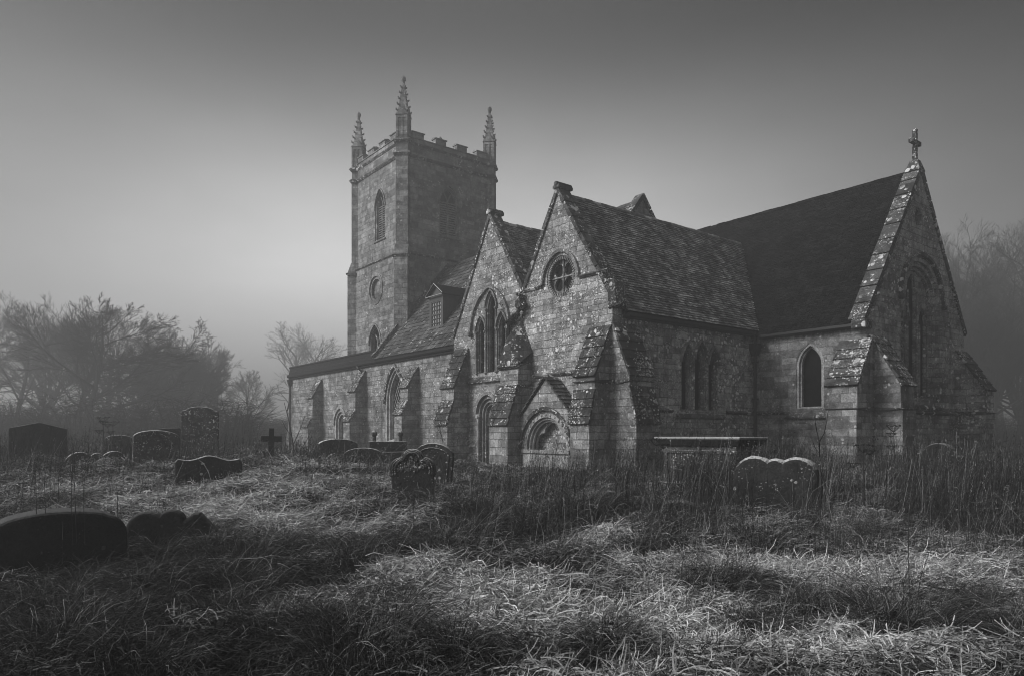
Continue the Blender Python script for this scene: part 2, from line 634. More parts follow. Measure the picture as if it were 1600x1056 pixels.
def buttress(parent, pl, u0, u1, prof, mat='stone', wmat='weather', rows=(6, 4), name='buttress'):
    """prof: (projection, height) from the top down to the ground"""
    mb = MB()
    extrude(mb, pl, u0, u1, [(-0.05, prof[0][1])] + list(prof) + [(-0.05, prof[-1][1])])
    o = mb.build(name, mat, parent, bevel=0.018)
    k = 0
    for (d0, z0), (d1, z1) in zip(prof[:-1], prof[1:]):
        if abs(d1 - d0) < 0.15 or z0 - z1 < 0.1:
            continue
        wb = MB()
        nr = rows[min(k, len(rows) - 1)]
        a, b = Vector((d0, z0)), Vector((d1, z1))
        nrm = Vector((b.y - a.y, -(b.x - a.x))) * -1.0
        nrm.normalize()
        if nrm.y < 0:
            nrm = -nrm
        ov = 0.055
        a2 = a
        b2 = b + (b - a).normalized() * 0.09
        for r in range(nr):
            p, q = a2.lerp(b2, r / nr), a2.lerp(b2, (r + 1.12) / nr if r < nr - 1 else 1.0)
            t0, t1 = 0.035, 0.085
            cuts = sorted([u0 - ov] + [u0 + (u1 - u0) * c for c in ([0.5] if r % 2 else [0.28, 0.74])] + [u1 + ov])
            for c0, c1 in zip(cuts[:-1], cuts[1:]):
                j = random.uniform(-0.008, 0.012)
                poly = [p - nrm * 0.02, q - nrm * 0.02, q + nrm * (t1 + j), p + nrm * (t0 + j)]
                extrude(wb, pl, c0 + 0.003, c1 - 0.003, [(v.x, v.y) for v in poly])
        wb.build('weathering_stone', wmat, o, bevel=0.008)
        k += 1
    return o


def roof(parent, name, e0, e1, r1, r0, tw, th, mat, lift=0.022, thick=0.016, keep=None, jit=0.004, backing=True):
    """tiles laid in courses from the eave e0-e1 up to the ridge r0-r1; every tile is its own small slab"""
    e0, e1, r0, r1 = map(Vector, (e0, e1, r0, r1))
    nrm = (e1 - e0).cross(r0 - e0).normalized()
    if nrm.z < 0:
        nrm = -nrm
    rows = max(2, int((r0 - e0).length / th))
    mb = MB()
    for i in range(rows):
        f0, f1 = i / rows, min(1.0, (i + 1.25) / rows)
        A, B = e0.lerp(r0, f0), e1.lerp(r1, f0)
        A2, B2 = e0.lerp(r0, f1), e1.lerp(r1, f1)
        nt = max(2, int((B - A).length / tw))
        cuts = [0.0]
        off = 0.5 * (i % 2)
        for j in range(nt):
            cuts.append((j + off + random.uniform(-0.07, 0.07) + (0.5 if off == 0 else 0)) / nt)
        cuts = [0.0] + [c for c in cuts if 0.15 / nt < c < 1 - 0.15 / nt] + [1.0]
        sag = random.uniform(-0.004, 0.004)
        for c0, c1 in zip(cuts[:-1], cuts[1:]):
            g = 0.03 / nt
            p = [A.lerp(B, c0 + g), A.lerp(B, c1 - g), A2.lerp(B2, c1 - g), A2.lerp(B2, c0 + g)]
            if keep and not keep(sum(p, Vector()) / 4):
                continue
            u = random.uniform(-jit, jit) + sag
            low = lift + u
            slip = (r0 - e0).normalized() * random.uniform(-0.012, 0.006)
            t_ = thick + random.uniform(0, 0.006)
            tw_ = random.uniform(-jit, jit)
            bot = [p[0] + nrm * (low + tw_) + slip, p[1] + nrm * (low - tw_) + slip, p[2] + nrm * u * 0.3, p[3] + nrm * u * 0.3]
            top = [q + nrm * t_ for q in bot]
            k = len(mb.v)
            mb.v += [tuple(q) for q in bot + top]
            mb.f += [(k + 4, k + 5, k + 6, k + 7), (k, k + 1, k + 5, k + 4), (k + 1, k + 2, k + 6, k + 5), (k + 3, k, k + 4, k + 7)]
    o = mb.build(name, mat, parent)
    return o


def deck(mb, quads, down=0.03):
    """solid boarding just under the tiles"""
    for e0, e1, r1, r0 in quads:
        e0, e1, r0, r1 = map(Vector, (e0, e1, r0, r1))
        n = (e1 - e0).cross(r0 - e0).normalized()
        if n.z < 0:
            n = -n
        a = [q - n * down for q in (e0, e1, r1, r0)]
        b = [q - n * (down + 0.1) for q in (e0, e1, r1, r0)]
        mb.hexa(b, a)
    return mb


def ridge_tiles(parent, a, b, r=0.13, seg=0.42, mat='tile'):
    a, b = Vector(a), Vector(b)
    n = max(1, int((b - a).length / seg))
    mb = MB()
    d = (b - a).normalized()
    s = d.cross(Vector((0, 0, 1))).normalized()
    for i in range(n):
        p, q = a.lerp(b, (i + 0.02) / n), a.lerp(b, (i + 0.99) / n)
        j = Vector((0, 0, random.uniform(-0.012, 0.012)))
        prof = [(-1.0, -0.75), (-0.72, -0.1), (-0.35, 0.35), (0, 0.5), (0.35, 0.35), (0.72, -0.1), (1.0, -0.75), (0, -0.4)]
        k = len(mb.v)
        for c in (p, q):
            for x, z in prof:
                mb.v.append(tuple(c + j + s * x * r + Vector((0, 0, z * r))))
        m = len(prof)
        mb.f += [(k + x, k + (x + 1) % m, k + m + (x + 1) % m, k + m + x) for x in range(m)]
        mb.f += [tuple(range(k, k + m)), tuple(range(k + 2 * m - 1, k + m - 1, -1))]
    return mb.build('ridge_tile', mat, parent)


def coping(parent, pl, a, b, depth, th=0.16, over=0.07, seg=0.75, mat='coping', back=None):
    """coping stones up a gable from a to b, both (u, v) of the coping's top edge"""
    A, B = Vector(a), Vector(b)
    L = (B - A).length
    d = (B - A).normalized()
    n = Vector((-d.y, d.x))
    if n.y < 0:
        n = -n
    k = max(2, int(L / seg))
    mb = MB()
    for i in range(k):
        p, q = A.lerp(B, i / k), A.lerp(B, (i + 1) / k - 0.006)
        j = random.uniform(-0.012, 0.012)
        e = random.uniform(-0.01, 0.01)
        pts = [p - n * th, q - n * th, q + n * j, p + n * (j + 0.012)]
        lo = [pl.at(x, y, over + e) for x, y in pts]
        hi = [pl.at(x, y, -depth - e) for x, y in pts]
        mb.hexa(lo, hi)
    return mb.build('coping', mat, parent, bevel=0.015)


# ------------------------------------------------------------------ ground shape
def smooth(a, b, x):
    t_ = np.clip((x - a) / (b - a), 0, 1)
    return t_ * t_ * (3 - 2 * t_)


def lump(x, y):
    return (np.sin(1.7 * x + 0.6 * y + 1.3) * np.sin(1.3 * y - 0.7 * x + 0.4) + 0.6 * np.sin(3.1 * x - 2.3 * y) * np.sin(2.7 * y + 1.9 * x + 2.0)
            + 0.35 * np.sin(6.3 * x + 3.1 * y + 0.7) * np.sin(5.1 * y - 2.2 * x))


def hummock(x, y):
    a = np.sin(3.7 * x + 1.9 * y + 0.8 * np.sin(1.3 * y)) + np.sin(-2.2 * x + 4.1 * y + 1.1 * np.sin(1.7 * x) + 2.0)
    return 0.6 * a + 0.45 * np.sin(6.7 * x - 4.9 * y + a) + 0.3 * np.sin(9.1 * y + 7.3 * x)


def ground_z(x, y):
    x, y = np.asarray(x, float), np.asarray(y, float)
    D = x * VD[0] + y * VD[1]
    r = x * VR[0] + y * VR[1]
    u = r / np.maximum(D, 1.0)
    base = 0.24 * smooth(7.5, 12.5, D)
    left = 0.55 * smooth(0.02, -0.34, u) * smooth(8.5, 16.5, D) * (1 - 0.75 * smooth(24, 38, D) * smooth(-0.42, -0.30, u))
    right = 0.15 * smooth(0.35, 0.6, u) * smooth(10, 17, D)
    amp = 0.075 * smooth(2.0, 4.0, np.hypot(x, y)) * (1 - 0.7 * smooth(14, 22, D)) * np.exp(-np.hypot(x, y) / 90)
    humm = 0.055 * smooth(2.5, 4.5, np.hypot(x, y)) * (1 - 0.8 * smooth(13, 20, D))
    return np.where(D > 0, base + left + right, 0.0) + amp * lump(x, y) + humm * hummock(x, y)


def ray_pt(px, D):
    u = (px - 800.0) / FPX
    return (D * (VD[0] + u * VR[0]), D * (VD[1] + u * VR[1]))


def z_at(py, D):
    return CAMZ + (678.0 - py) / FPX * D


def gz(x, y):
    return float(ground_z(x, y))


# ground: one sheet of rings round the camera, out to the horizon
nr, na = 220, 480
rad = np.concatenate([[0.0], np.geomspace(0.6, 385.0, nr)])
ang = np.linspace(0, 2 * np.pi, na, endpoint=False)
gv = [(0.0, 0.0, gz(0.0, 0.0))]
for q in rad[1:]:
    xs, ys = q * np.cos(ang), q * np.sin(ang)
    gv += list(zip(xs.tolist(), ys.tolist(), ground_z(xs, ys).tolist()))
gf = [(0, 1 + j, 1 + (j + 1) % na) for j in range(na)]
for i in range(nr - 1):
    for j in range(na):
        a, b = 1 + i * na, 1 + (i + 1) * na
        gf.append((a + j, b + j, b + (j + 1) % na, a + (j + 1) % na))
mb = MB()
mb.v, mb.f = gv, gf
tag(mb.build('ground', 'soil', smooth=True), None, None, kind='structure')

# haze: one closed box of air round everything
t = NT('haze_air')
t.n.remove(t.bsdf)
pv = t.node('ShaderNodeVolumePrincipled')
pv.inputs['Color'].default_value = (0.8, 0.8, 0.8, 1)
pv.inputs['Anisotropy'].default_value = 0.35
pv.inputs['Density'].default_value = HAZE_DENSITY
t.l.new(pv.outputs[0], t.n['Material Output'].inputs['Volume'])
mb = MB()
mb.box(-400, 400, -400, 400, -1.6, 27.0)
tag(mb.build('haze', t.m), None, None, kind='stuff')


# ------------------------------------------------------------------ the church
church = empty('church', (-26.0, 22.0, 0.2))
tag(church, 'old stone church with battlemented tower, twin gabled chapels and steep tiled roofs', 'church')
ZB = -0.4
YS, XE, YC, XC, YN, YNV = 17.47, -16.81, 25.82, -12.18, 34.72, 17.9
pS, pE, pC, pCE, pNV = Plane('S', YS), Plane('E', XE), Plane('S', YC), Plane('E', XC), Plane('S', YNV)


def chan_z(y): return 5.62 + 1.385 * (y - 25.6)
def nave_z(y): return 5.55 + 1.18 * (y - 17.68)
def chap_z(x): return 10.42 - 1.585 * abs(x + 23.85) if x < -21.63 else 10.42 - 1.535 * abs(x + 19.6)


# --- left chapel front, with a triple lancet over a blind arch
L1 = [(-26.62, ZB), (-21.632, ZB), (-21.632, 7.12), (-23.85, 10.66), (-26.62, 5.9)]
LAN = [(-24.50, 0.60, 5.85, 6.45), (-23.78, 0.66, 6.75, 7.42), (-23.03, 0.60, 5.85, 6.45)]
holes = [arch(c, w, 4.08, zs, za) for c, w, zs, za in LAN]
door = arch(-24.02, 1.55, 0.1, 2.35, 3.15)
mb = MB()
slab(mb, pS, [L1] + holes + [door], 0.45)
mb.build('chapel_gable', 'gable', church)
tri = None
for i, (c, w, zs, za) in enumerate(LAN):
    wo = window(church, pS, c, w, 4.08, zs, za, 'lancet_window', ((0.06, 0.02), (0.05, 0.10)), hood_e=0.0, sill=False, mat='mould')
    h = MB()
    hood(h, pS, c, w + 0.1, zs, za + 0.07, 0.07, 0.08, 0.0)
    h.build('hood_mould', 'mould', wo)
    for q in (-1, 1):
        s = MB()
        u = c + q * (w / 2 + 0.02)
        s.tube([pS.at(u, 4.1, 0.03), pS.at(u, zs - 0.05, 0.03)], 0.035, 8)
        s.blob(pS.at(u, zs - 0.02, 0.04), 0.075, n=6)
        s.blob(pS.at(u, 4.1, 0.03), 0.06, n=6)
        s.build('shaft', 'mould', wo)
h = MB()
hood(h, pS, -23.86, 2.66, 5.85, 7.62, 0.10, 0.12, 0.0)
for u in (-25.24, -22.48):
    h.blob(pS.at(u, 5.82, 0.08), 0.12)
for u, v in ((-24.62, 6.78), (-23.06, 6.85)):      # pierced quatrefoils in the spandrels
    for a, b in ((0, .07), (.07, 0), (0, -.07), (-.07, 0)):
        h.tube([pS.at(u + a + .05 * math.cos(k), v + b + .05 * math.sin(k), 0.012) for k in np.linspace(0, 2 * math.pi, 9)], 0.016, 5)
h.build('label_moulding', 'mould', church)
mb = MB()
extrude(mb, pS, -25.5, -22.3, [(-0.1, 3.66), (0.12, 3.70), (0.12, 3.78), (-0.12, 4.08), (-0.12, 3.66)])
mb.build('sill_course', 'coping', church)
# blind doorway
o = window(church, pS, -24.02, 1.55, 0.1, 2.35, 3.15, 'blind_doorway', ((0.13, 0.03), (0.12, 0.13), (0.09, 0.22)), glass='stone', depth=0.34, sill=False, hood_e=0.12, mat='mould')
for q in (-1, 1):
    s = MB()
    u = -24.02 + q * 0.70
    s.tube([pS.at(u, 0.2, 0.0), pS.at(u, 2.2, 0.0)], 0.06, 10)
    s.blob(pS.at(u, 2.27, 0.02), 0.12, (1, 1, 0.8))
    s.blob(pS.at(u, 0.3, 0.02), 0.1, (1, 1, 0.7))
    s.build('shaft', 'pale', o)
coping(church, pS, (-26.72, 5.86), (-23.85, 10.86), 0.5)
coping(church, pS, (-21.55, 7.22), (-23.85, 10.86), 0.5)
mb = MB()
mb.box(-24.02, -23.68, YS - 0.12, YS + 0.62, 10.70, 10.86).tube([(-23.85, YS - 0.13, 10.88), (-23.85, YS + 0.64, 10.88)], 0.09, 8)
mb.build('apex_stone', 'coping', church, bevel=0.04)

# --- transept front with the round window and the tomb recess
L2 = [(-21.628, ZB), (XE, ZB), (XE, 6.1), (-19.6, 10.54), (-21.628, 7.12)]
mb = MB()
RC, RZ, RR = -19.44, 7.32, 0.78
slab(mb, pS, [L2, circle(RC, RZ, RR, 48)], 0.45)
mb.build('transept_gable', 'gable', church)
mb = MB()
slab(mb, pS, [circle(RC, RZ, RR - 0.002, 48), circle(RC, RZ, RR - 0.09, 48)], 0.10, -0.03)
for k in range(44):                                # dog-tooth round the opening
    a = 2 * math.pi * k / 44
    p = pS.at(RC + (RR - 0.10) * math.cos(a), RZ + (RR - 0.10) * math.sin(a), -0.05)
    ra = pS.U * math.cos(a) + pS.V * math.sin(a)
    mb.obox(p, ra, pS.U * -math.sin(a) + pS.V * math.cos(a), pS.N, 0.055, 0.026, 0.04)
rose = mb.build('round_window', 'mould', church)
mb = MB()
hl = [circle(RC + a * 0.265, RZ + b * 0.265, 0.235, 28) for a in (-1, 1) for b in (-1, 1)]
hl += [circle(RC + a * 0.56, RZ + b * 0.56, 0.07, 12) for a, b in ((0, 1), (0, -1), (1, 0), (-1, 0))]
slab(mb, pS, [circle(RC, RZ, 0.70, 48)] + hl, 0.10, -0.17)
mb.build('tracery', 'mould', rose)
mb = MB()
slab(mb, pS, [circle(RC, RZ, 0.72, 40)], 0.02, -0.26)
mb.build('glass', 'glass', rose)
mb = MB()
mb.tube([pS.at(RC, RZ - 0.62, -0.14), pS.at(RC, RZ + 0.62, -0.14)], 0.028, 6)
mb.tube([pS.at(RC - 0.62, RZ, -0.15), pS.at(RC + 0.62, RZ, -0.15)], 0.028, 6)
mb.build('saddle_bar', 'pale', rose)
mb = MB()
hood(mb, pS, RC, 1.88, 7.16, 8.22, 0.10, 0.10, 0.0)
mb.build('hood_mould', 'mould', rose)
string_course(church, pS, -21.6, RC - 1.03, 7.17, 0.10, 0.12)
string_course(church, pS, RC + 1.03, -17.0, 7.17, 0.10, 0.12)
string_course(church, pS, -21.0, -18.05, 3.8, 0.10, 0.14)
coping(church, pS, (-21.70, 7.12), (-19.6, 10.74), 0.5, back=True)
coping(church, pS, (-16.62, 6.06), (-19.6, 10.74), 0.5)
mb = MB()
mb.box(-19.78, -19.42, YS - 0.12, YS + 0.62, 10.60, 10.74).tube([(-19.6, YS - 0.14, 10.78), (-19.6, YS + 0.66, 10.78)], 0.10, 8)
mb.build('apex_stone', 'coping', church, bevel=0.04)
mb = MB()
mb.hexa([(-17.0, YS - 0.08, 5.75), (-16.55, YS - 0.08, 5.85), (-16.55, YS + 0.52, 5.85), (-17.0, YS + 0.52, 5.75)],
        [(-17.0, YS - 0.08, 6.85), (-16.68, YS - 0.05, 6.75), (-16.68, YS + 0.5, 6.75), (-17.0, YS + 0.52, 6.85)])
mb.build('kneeler', 'coping', church, bevel=0.08)

# valley outlet between the two gables: a moss-grown stone spout with a short lead pipe
mb = MB()
mb.box(-21.74, -21.46, YS - 0.34, YS - 0.002, 6.42, 6.72).box(-21.70, -21.52, YS - 0.28, YS - 0.002, 6.74, 6.95)
for k in range(26):
    mb.blob(pS.at(-21.6 + random.gauss(0, 0.12), 6.55 + random.gauss(0, 0.18), 0.1 + random.random() * 0.22), random.uniform(0.03, 0.09), jit=0.4)
mb.build('rainwater_spout', 'weather', church)
mb = MB()
mb.tube([pS.at(-21.62, 6.38, 0.2), pS.at(-21.75, 6.25, 0.22), pS.at(-22.2, 6.12, 0.2), pS.at(-22.42, 5.98, 0.14), pS.at(-22.48, 5.3, 0.08)], 0.07, 8)
for k in range(40):
    f = random.random()
    mb.blob(pS.at(-21.7 - 0.8 * f, 6.3 - 0.3 * f - random.random() * 0.22, 0.1 + random.random() * 0.2), random.uniform(0.03, 0.07), jit=0.4)
mb.build('waste_pipe', 'lead', church)

# tomb recess under a stone gablet
CY = 16.88
pT = Plane('S', CY)
tc_, tz = -19.62, 1.02
mb = MB()
slab(mb, pT, [[(-21.22, ZB), (-18.0, ZB), (-18.0, 2.0), (tc_, 3.50), (-21.22, 2.0)], arch(tc_, 2.56, 0.88, tz, tz + 1.28, 16)], 0.34)
mb.box(-21.22, -20.92, CY + 0.342, YS - 0.004, ZB, 1.98).box(-18.32, -18.0, CY + 0.342, YS - 0.004, ZB, 1.98)
rec = mb.build('tomb_recess', 'stone', church)
mb = MB()
ww = 2.556
for e, dn in ((0.17, 0.02), (0.09, 0.11), (0.08, 0.2)):
    slab(mb, pT, [arch(tc_, ww, 0.885, tz, tz + ww / 2, 16), arch(tc_, ww - 2 * e, 0.89, tz, tz + ww / 2 - e, 16)], 0.085, -dn)
    ww -= 2 * e
for k in range(15):                                # carved bosses on the outer order
    a = math.pi * (k + 0.5) / 15
    mb.blob(pT.at(tc_ - 1.195 * math.cos(a), tz + 1.195 * math.sin(a), -0.01), 0.055, (1, 0.6, 1), 5)
mb.build('arch_moulding', 'pale', rec)
mb = MB()
# cusped inner arch: three foils
f3 = [(tc_ - 0.90, 0.92)]
for cx_, cz_, r_, a0, a1 in ((tc_ - 0.45, 1.10, 0.45, 180, 89), (tc_, 1.45, 0.455, 166, 14), (tc_ + 0.45, 1.10, 0.45, 91, 0)):
    f3 += [(cx_ + r_ * math.cos(R(a)), cz_ + r_ * math.sin(R(a))) for a in np.linspace(a0, a1, 10)]
f3 += [(tc_ + 0.90, 0.92)]
slab(mb, pT, [arch(tc_, ww + 0.02, 0.9, tz, tz + ww / 2 + 0.01, 16), f3], 0.09, -0.33)
mb.build('cusped_arch', 'pale', rec)
mb = MB()
mb.box(-20.90, -18.34, CY + 0.345, YS - 0.01, 0.60, 0.86)
slab(mb, pT, [[(-20.95, 0.80), (-18.3, 0.80), (-18.3, 0.93), (-20.95, 0.93)]], 0.12, 0.06)
slab(mb, pT, [[(-20.9, 0.2), (-18.35, 0.2), (-18.35, 0.74), (-20.9, 0.74)]], 0.05, 0.03)
mb.build('tomb_slab', 'pale', rec, bevel=0.01)
mb = MB()
hood(mb, pT, tc_, 2.70, tz, tz + 1.36, 0.12, 0.10, 0.05)
mb.build('hood_mould', 'weather', rec)
roof(rec, 'gablet_roof', (-18.0, CY - 0.1, 1.98), (-18.0, YS, 1.98), (tc_, YS, 3.56), (tc_, CY - 0.1, 3.56), 0.2, 0.2, 'slab', 0.05, 0.05, jit=0.012)
roof(rec, 'gablet_roof', (-21.25, YS, 1.98), (-21.25, CY - 0.1, 1.98), (tc_, CY - 0.1, 3.56), (tc_, YS, 3.56), 0.2, 0.2, 'slab', 0.05, 0.05, jit=0.012)

# --- transept east wall
mb = MB()
TL = [(21.45, 0.62, 4.25, 4.85), (22.27, 0.66, 4.4, 5.02), (23.09, 0.62, 4.25, 4.85)]
slab(mb, pE, [[(YS + 0.452, ZB), (YC - 0.004, ZB), (YC - 0.004, 5.66), (YS + 0.452, 5.66)]] + [arch(c, w, 2.4, zs, za) for c, w, zs, za in TL], 0.5)
mb.build('transept_wall', 'east', church)
for c, w, zs, za in TL:
    window(church, pE, c, w, 2.4, zs, za, 'lancet_window', ((0.045, 0.03), (0.04, 0.12)), hood_e=0.08, sill=False)
mb = MB()
extrude(mb, pE, 20.85, 23.75, [(-0.1, 2.06), (0.10, 2.10), (0.10, 2.17), (-0.12, 2.4), (-0.12, 2.06)])
mb.build('sill_course', 'coping', church)
string_course(church, pE, 18.7, 20.6, 2.42, 0.09)
string_course(church, pE, 23.9, YC - 0.05, 2.42, 0.09)

# --- chancel
mb = MB()
CW = (-14.36, 1.12, 2.5, 4.15, 5.02)
slab(mb, pC, [[(XE + 0.004, ZB), (XC - 0.0, ZB), (XC, 5.66), (XE + 0.004, 5.66)], arch(CW[0], CW[1], *CW[2:])], 0.5)
mb.build('chancel_wall', 'chancel', church)
window(church, pC, *CW, name='lancet_window', orders=((0.09, 0.02), (0.07, 0.11)), hood_e=0.0, sill=False, mat='pale')
mb = MB()
ap = arc_pts(CW[0], CW[1] + 0.06, 4.15, 5.06, 7)
for i in range(len(ap) - 1):                       # voussoirs
    p, q = Vector(ap[i]), Vector(ap[i + 1])
    d = (q - p).normalized()
    n = Vector((-d.y, d.x))
    if n.dot(Vector((p.x - CW[0], p.y - 4.0))) < 0:
        n = -n
    le = 0.27 + random.uniform(-0.05, 0.05)
    quad = [p + d * 0.006, q - d * 0.006, q + n * le * 1.0 - d * -0.03, p + n * le + d * -0.03]
    slab(mb, pC, [[tuple(v) for v in quad]], 0.03, 0.006)
mb.build('voussoir', 'chancel', church)
mb = MB()
extrude(mb, pC, -15.4, -13.2, [(-0.1, 2.08), (0.10, 2.12), (0.10, 2.19), (-0.12, 2.5), (-0.12, 2.08)])
mb.build('sill_course', 'coping', church)
string_course(church, pC, XE + 0.1, -15.42, 2.42, 0.09)

AP, AZ = 30.27, 12.12
LC = [(YC + 0.502, ZB), (YN, ZB), (YN, 5.9), (AP, AZ), (YC + 0.502, 6.0)]
EW = (30.40, 3.86, 2.9, 6.9, 8.6)
ves = circle(30.08, 10.13, 0.30, 28, 0.40)
mb = MB()
slab(mb, pCE, [LC, arch(*EW), ves], 0.5)
slab(mb, pCE, [[(YC, 5.662), (YC + 0.5, 5.662), (YC + 0.5, 6.0), (YC, 5.75)]], 0.5)
mb.build('chancel_gable', 'east', church)
EL = [(29.36, 0.70, 3.1, 6.0, 6.75), (30.40, 0.80, 3.1, 7.3, 8.0), (31.44, 0.70, 3.1, 6.0, 6.75)]
mb = MB()
ww, zz = EW[1], EW[4]
for e, dn in ((0.16, 0.04), (0.14, 0.16), (0.12, 0.28)):
    slab(mb, pCE, [arch(EW[0], ww - 0.004, EW[2], EW[3], zz - 0.003), arch(EW[0], ww - 2 * e, EW[2] + 0.05, EW[3], zz - e * 1.15)], 0.12, -dn)
    ww, zz = ww - 2 * e, zz - e * 1.15
slab(mb, pCE, [arch(EW[0], ww + 0.02, EW[2] + 0.02, EW[3], zz + 0.01)] + [arch(*l) for l in EL], 0.12, -0.40)
ew = mb.build('east_window', 'east', church)
for c, w, z0, zs, za in EL:
    g = MB()
    slab(g, pCE, [arch(c, w + 0.1, z0 - 0.05, zs, za + 0.05)], 0.02, -0.56)
    g.build('glass', 'glass', ew)
    h = MB()
    hood(h, pCE, c, w + 0.04, zs, za + 0.04, 0.07, -0.33, 0.0)
    for q in (-1, 1):
        h.tube([pCE.at(c + q * (w / 2 + 0.05), z0, -0.36), pCE.at(c + q * (w / 2 + 0.05), zs, -0.36)], 0.05, 8)
    h.build('light_moulding', 'mould', ew)
h = MB()
hood(h, pCE, EW[0], EW[1] + 0.02, EW[3], EW[4] + 0.02, 0.12, 0.11, 0.1)
for q in (-1, 1):
    h.blob(pCE.at(EW[0] + q * 2.0, EW[3] - 0.12, 0.08), 0.13)
h.build('hood_mould', 'coping', ew)
h = MB()
extrude(h, pCE, 28.5, 32.3, [(-0.3, 2.5), (0.1, 2.5), (0.1, 2.58), (-0.38, 3.05), (-0.38, 2.5)])
h.build('sill', 'coping', ew)
g = MB()
slab(g, pCE, [circle(30.08, 10.13, 0.33, 24, 0.43)], 0.02, -0.35)
g.build('vesica_opening', 'glass', church)
string_course(church, pCE, 27.3, 33.6, 2.42, 0.09)
coping(church, pCE, (25.50, 5.66), (AP, AZ + 0.2), 0.55, 0.2)
coping(church, pCE, (YN + 0.18, 5.9), (AP, AZ + 0.2), 0.55, 0.2)
mb = MB()
mb.box(XC - 0.42, XC + 0.12, 25.42, 26.0, 5.30, 5.64)
mb.build('kneeler', 'coping', church, bevel=0.06)
# gable cross on its saddle stone
mb = MB()
mb.hexa([(XC - 0.5, AP - 0.30, 12.02), (XC + 0.1, AP - 0.30, 12.02), (XC + 0.1, AP + 0.30, 12.02), (XC - 0.5, AP + 0.30, 12.02)],
        [(XC - 0.36, AP - 0.14, 12.5), (XC - 0.04, AP - 0.14, 12.5), (XC - 0.04, AP + 0.14, 12.5), (XC - 0.36, AP + 0.14, 12.5)])
sad = mb.build('apex_stone', 'coping', church, bevel=0.04)
mb = MB()
xm = XC - 0.2
slab(mb, Plane('E', xm + 0.075), [[(AP - 0.09, 12.45), (AP + 0.09, 12.45), (AP + 0.07, 13.16), (AP + 0.42, 13.15), (AP + 0.42, 13.32), (AP + 0.07, 13.31), (AP + 0.085, 13.76),
     (AP - 0.085, 13.76), (AP - 0.07, 13.31), (AP - 0.42, 13.32), (AP - 0.42, 13.15), (AP - 0.07, 13.16)]], 0.15)
mb.build('gable_cross', 'weather', church, bevel=0.015)

# plain walls of the far sides
mb = MB()
mb.box(-24.0, XC - 0.502, YN - 0.5, YN, ZB, 5.6)
mb.build('north_wall', 'east', church)
mb = MB()
mb.box(-24.0, -23.5, YC + 0.4, YN - 0.504, ZB, 5.6)
mb.build('north_wall', 'east', church)
mb = MB()
mb.box(-26.62, -26.17, YS + 0.452, 18.4, ZB, 5.6)
mb.build('chapel_wall', 'stone', church)

# --- buttresses
buttress(church, pNV, -43.16, -42.33, [(0.03, 4.92), (0.62, 3.80), (0.65, 2.55), (0.95, 1.98), (0.95, ZB)], 'stone', 'coping', (2, 2))
buttress(church, pNV, -37.06, -36.23, [(0.03, 5.05), (0.64, 3.92), (0.66, 2.85), (1.0, 2.25), (1.0, ZB)], 'stone', 'coping', (2, 2))
buttress(church, pNV, -31.22, -30.46, [(0.03, 4.85), (0.62, 3.84), (0.63, 3.15), (0.95, 2.50), (0.95, ZB)], 'stone', 'coping', (2, 2))
buttress(church, pS, -26.42, -25.44, [(0.02, 5.25), (0.76, 3.55), (0.79, 2.95), (1.11, 1.95), (1.11, ZB)])
buttress(church, pS, -22.26, -21.11, [(0.02, 4.3), (0.66, 4.1), (0.70, 3.41), (1.20, 1.90), (1.20, ZB)], rows=(4, 5))
mb = MB()                                          # saddle-backed head of the middle buttress
a0, a1, am = -22.36, -21.05, -21.70
mb.add([pS.at(am, 6.02, -0.02), pS.at(am, 5.22, 0.80), pS.at(a0, 4.10, 0.80), pS.at(a1, 4.10, 0.80), pS.at(a0, 4.7, -0.02), pS.at(a1, 4.7, -0.02)],
       [(1, 2, 3), (0, 1, 3, 5), (0, 4, 2, 1), (2, 4, 5, 3)])
mb.build('saddleback_head', 'weather', church, bevel=0.03)
string_course(church, pS, -22.34, -21.06, 3.42, 0.78, 0.12, 'weather')
buttress(church, pS, -17.82, -16.87, [(0.02, 5.22), (0.77, 3.52), (0.79, 3.02), (1.04, 1.92), (1.04, ZB)], rows=(5, 4))
string_course(church, pS, -17.88, -16.82, 3.34, 0.86, 0.13, 'weather')
buttress(church, pE, 17.45, 18.56, [(0.02, 5.30), (0.80, 3.52), (0.80, 3.12), (1.10, 1.92), (1.10, ZB)], 'stone', rows=(6, 4))
string_course(church, pE, 17.40, 18.62, 3.34, 0.87, 0.13, 'weather')
buttress(church, pC, -13.12, -12.0, [(0.02, 4.95), (1.10, 3.28), (1.10, 2.42), (1.16, 2.34), (1.16, ZB)], 'chancel', rows=(5,))
string_course(church, pC, -13.18, -11.94, 2.46, 1.20, 0.13, 'coping')
buttress(church, pCE, 25.98, 27.05, [(0.02, 5.10), (1.10, 3.28), (1.10, 2.42), (1.16, 2.34), (1.16, ZB)], 'chancel', rows=(6,))
string_course(church, pCE, 25.92, 27.12, 2.46, 1.20, 0.13, 'coping')
buttress(church, pCE, 33.75, 34.85, [(0.02, 5.10), (1.10, 3.40), (1.10, 2.42), (1.16, 2.34), (1.16, ZB)], 'east', rows=(6,))
string_course(church, pCE, 33.69, 34.92, 2.46, 1.20, 0.13, 'coping')
pW = Plane('W', -47.62)
buttress(church, pW, -18.9, -17.95, [(0.02, 4.4), (0.8, 3.2), (0.8, 1.9), (1.1, 1.4), (1.1, ZB)], 'stone', 'coping', (2, 2))

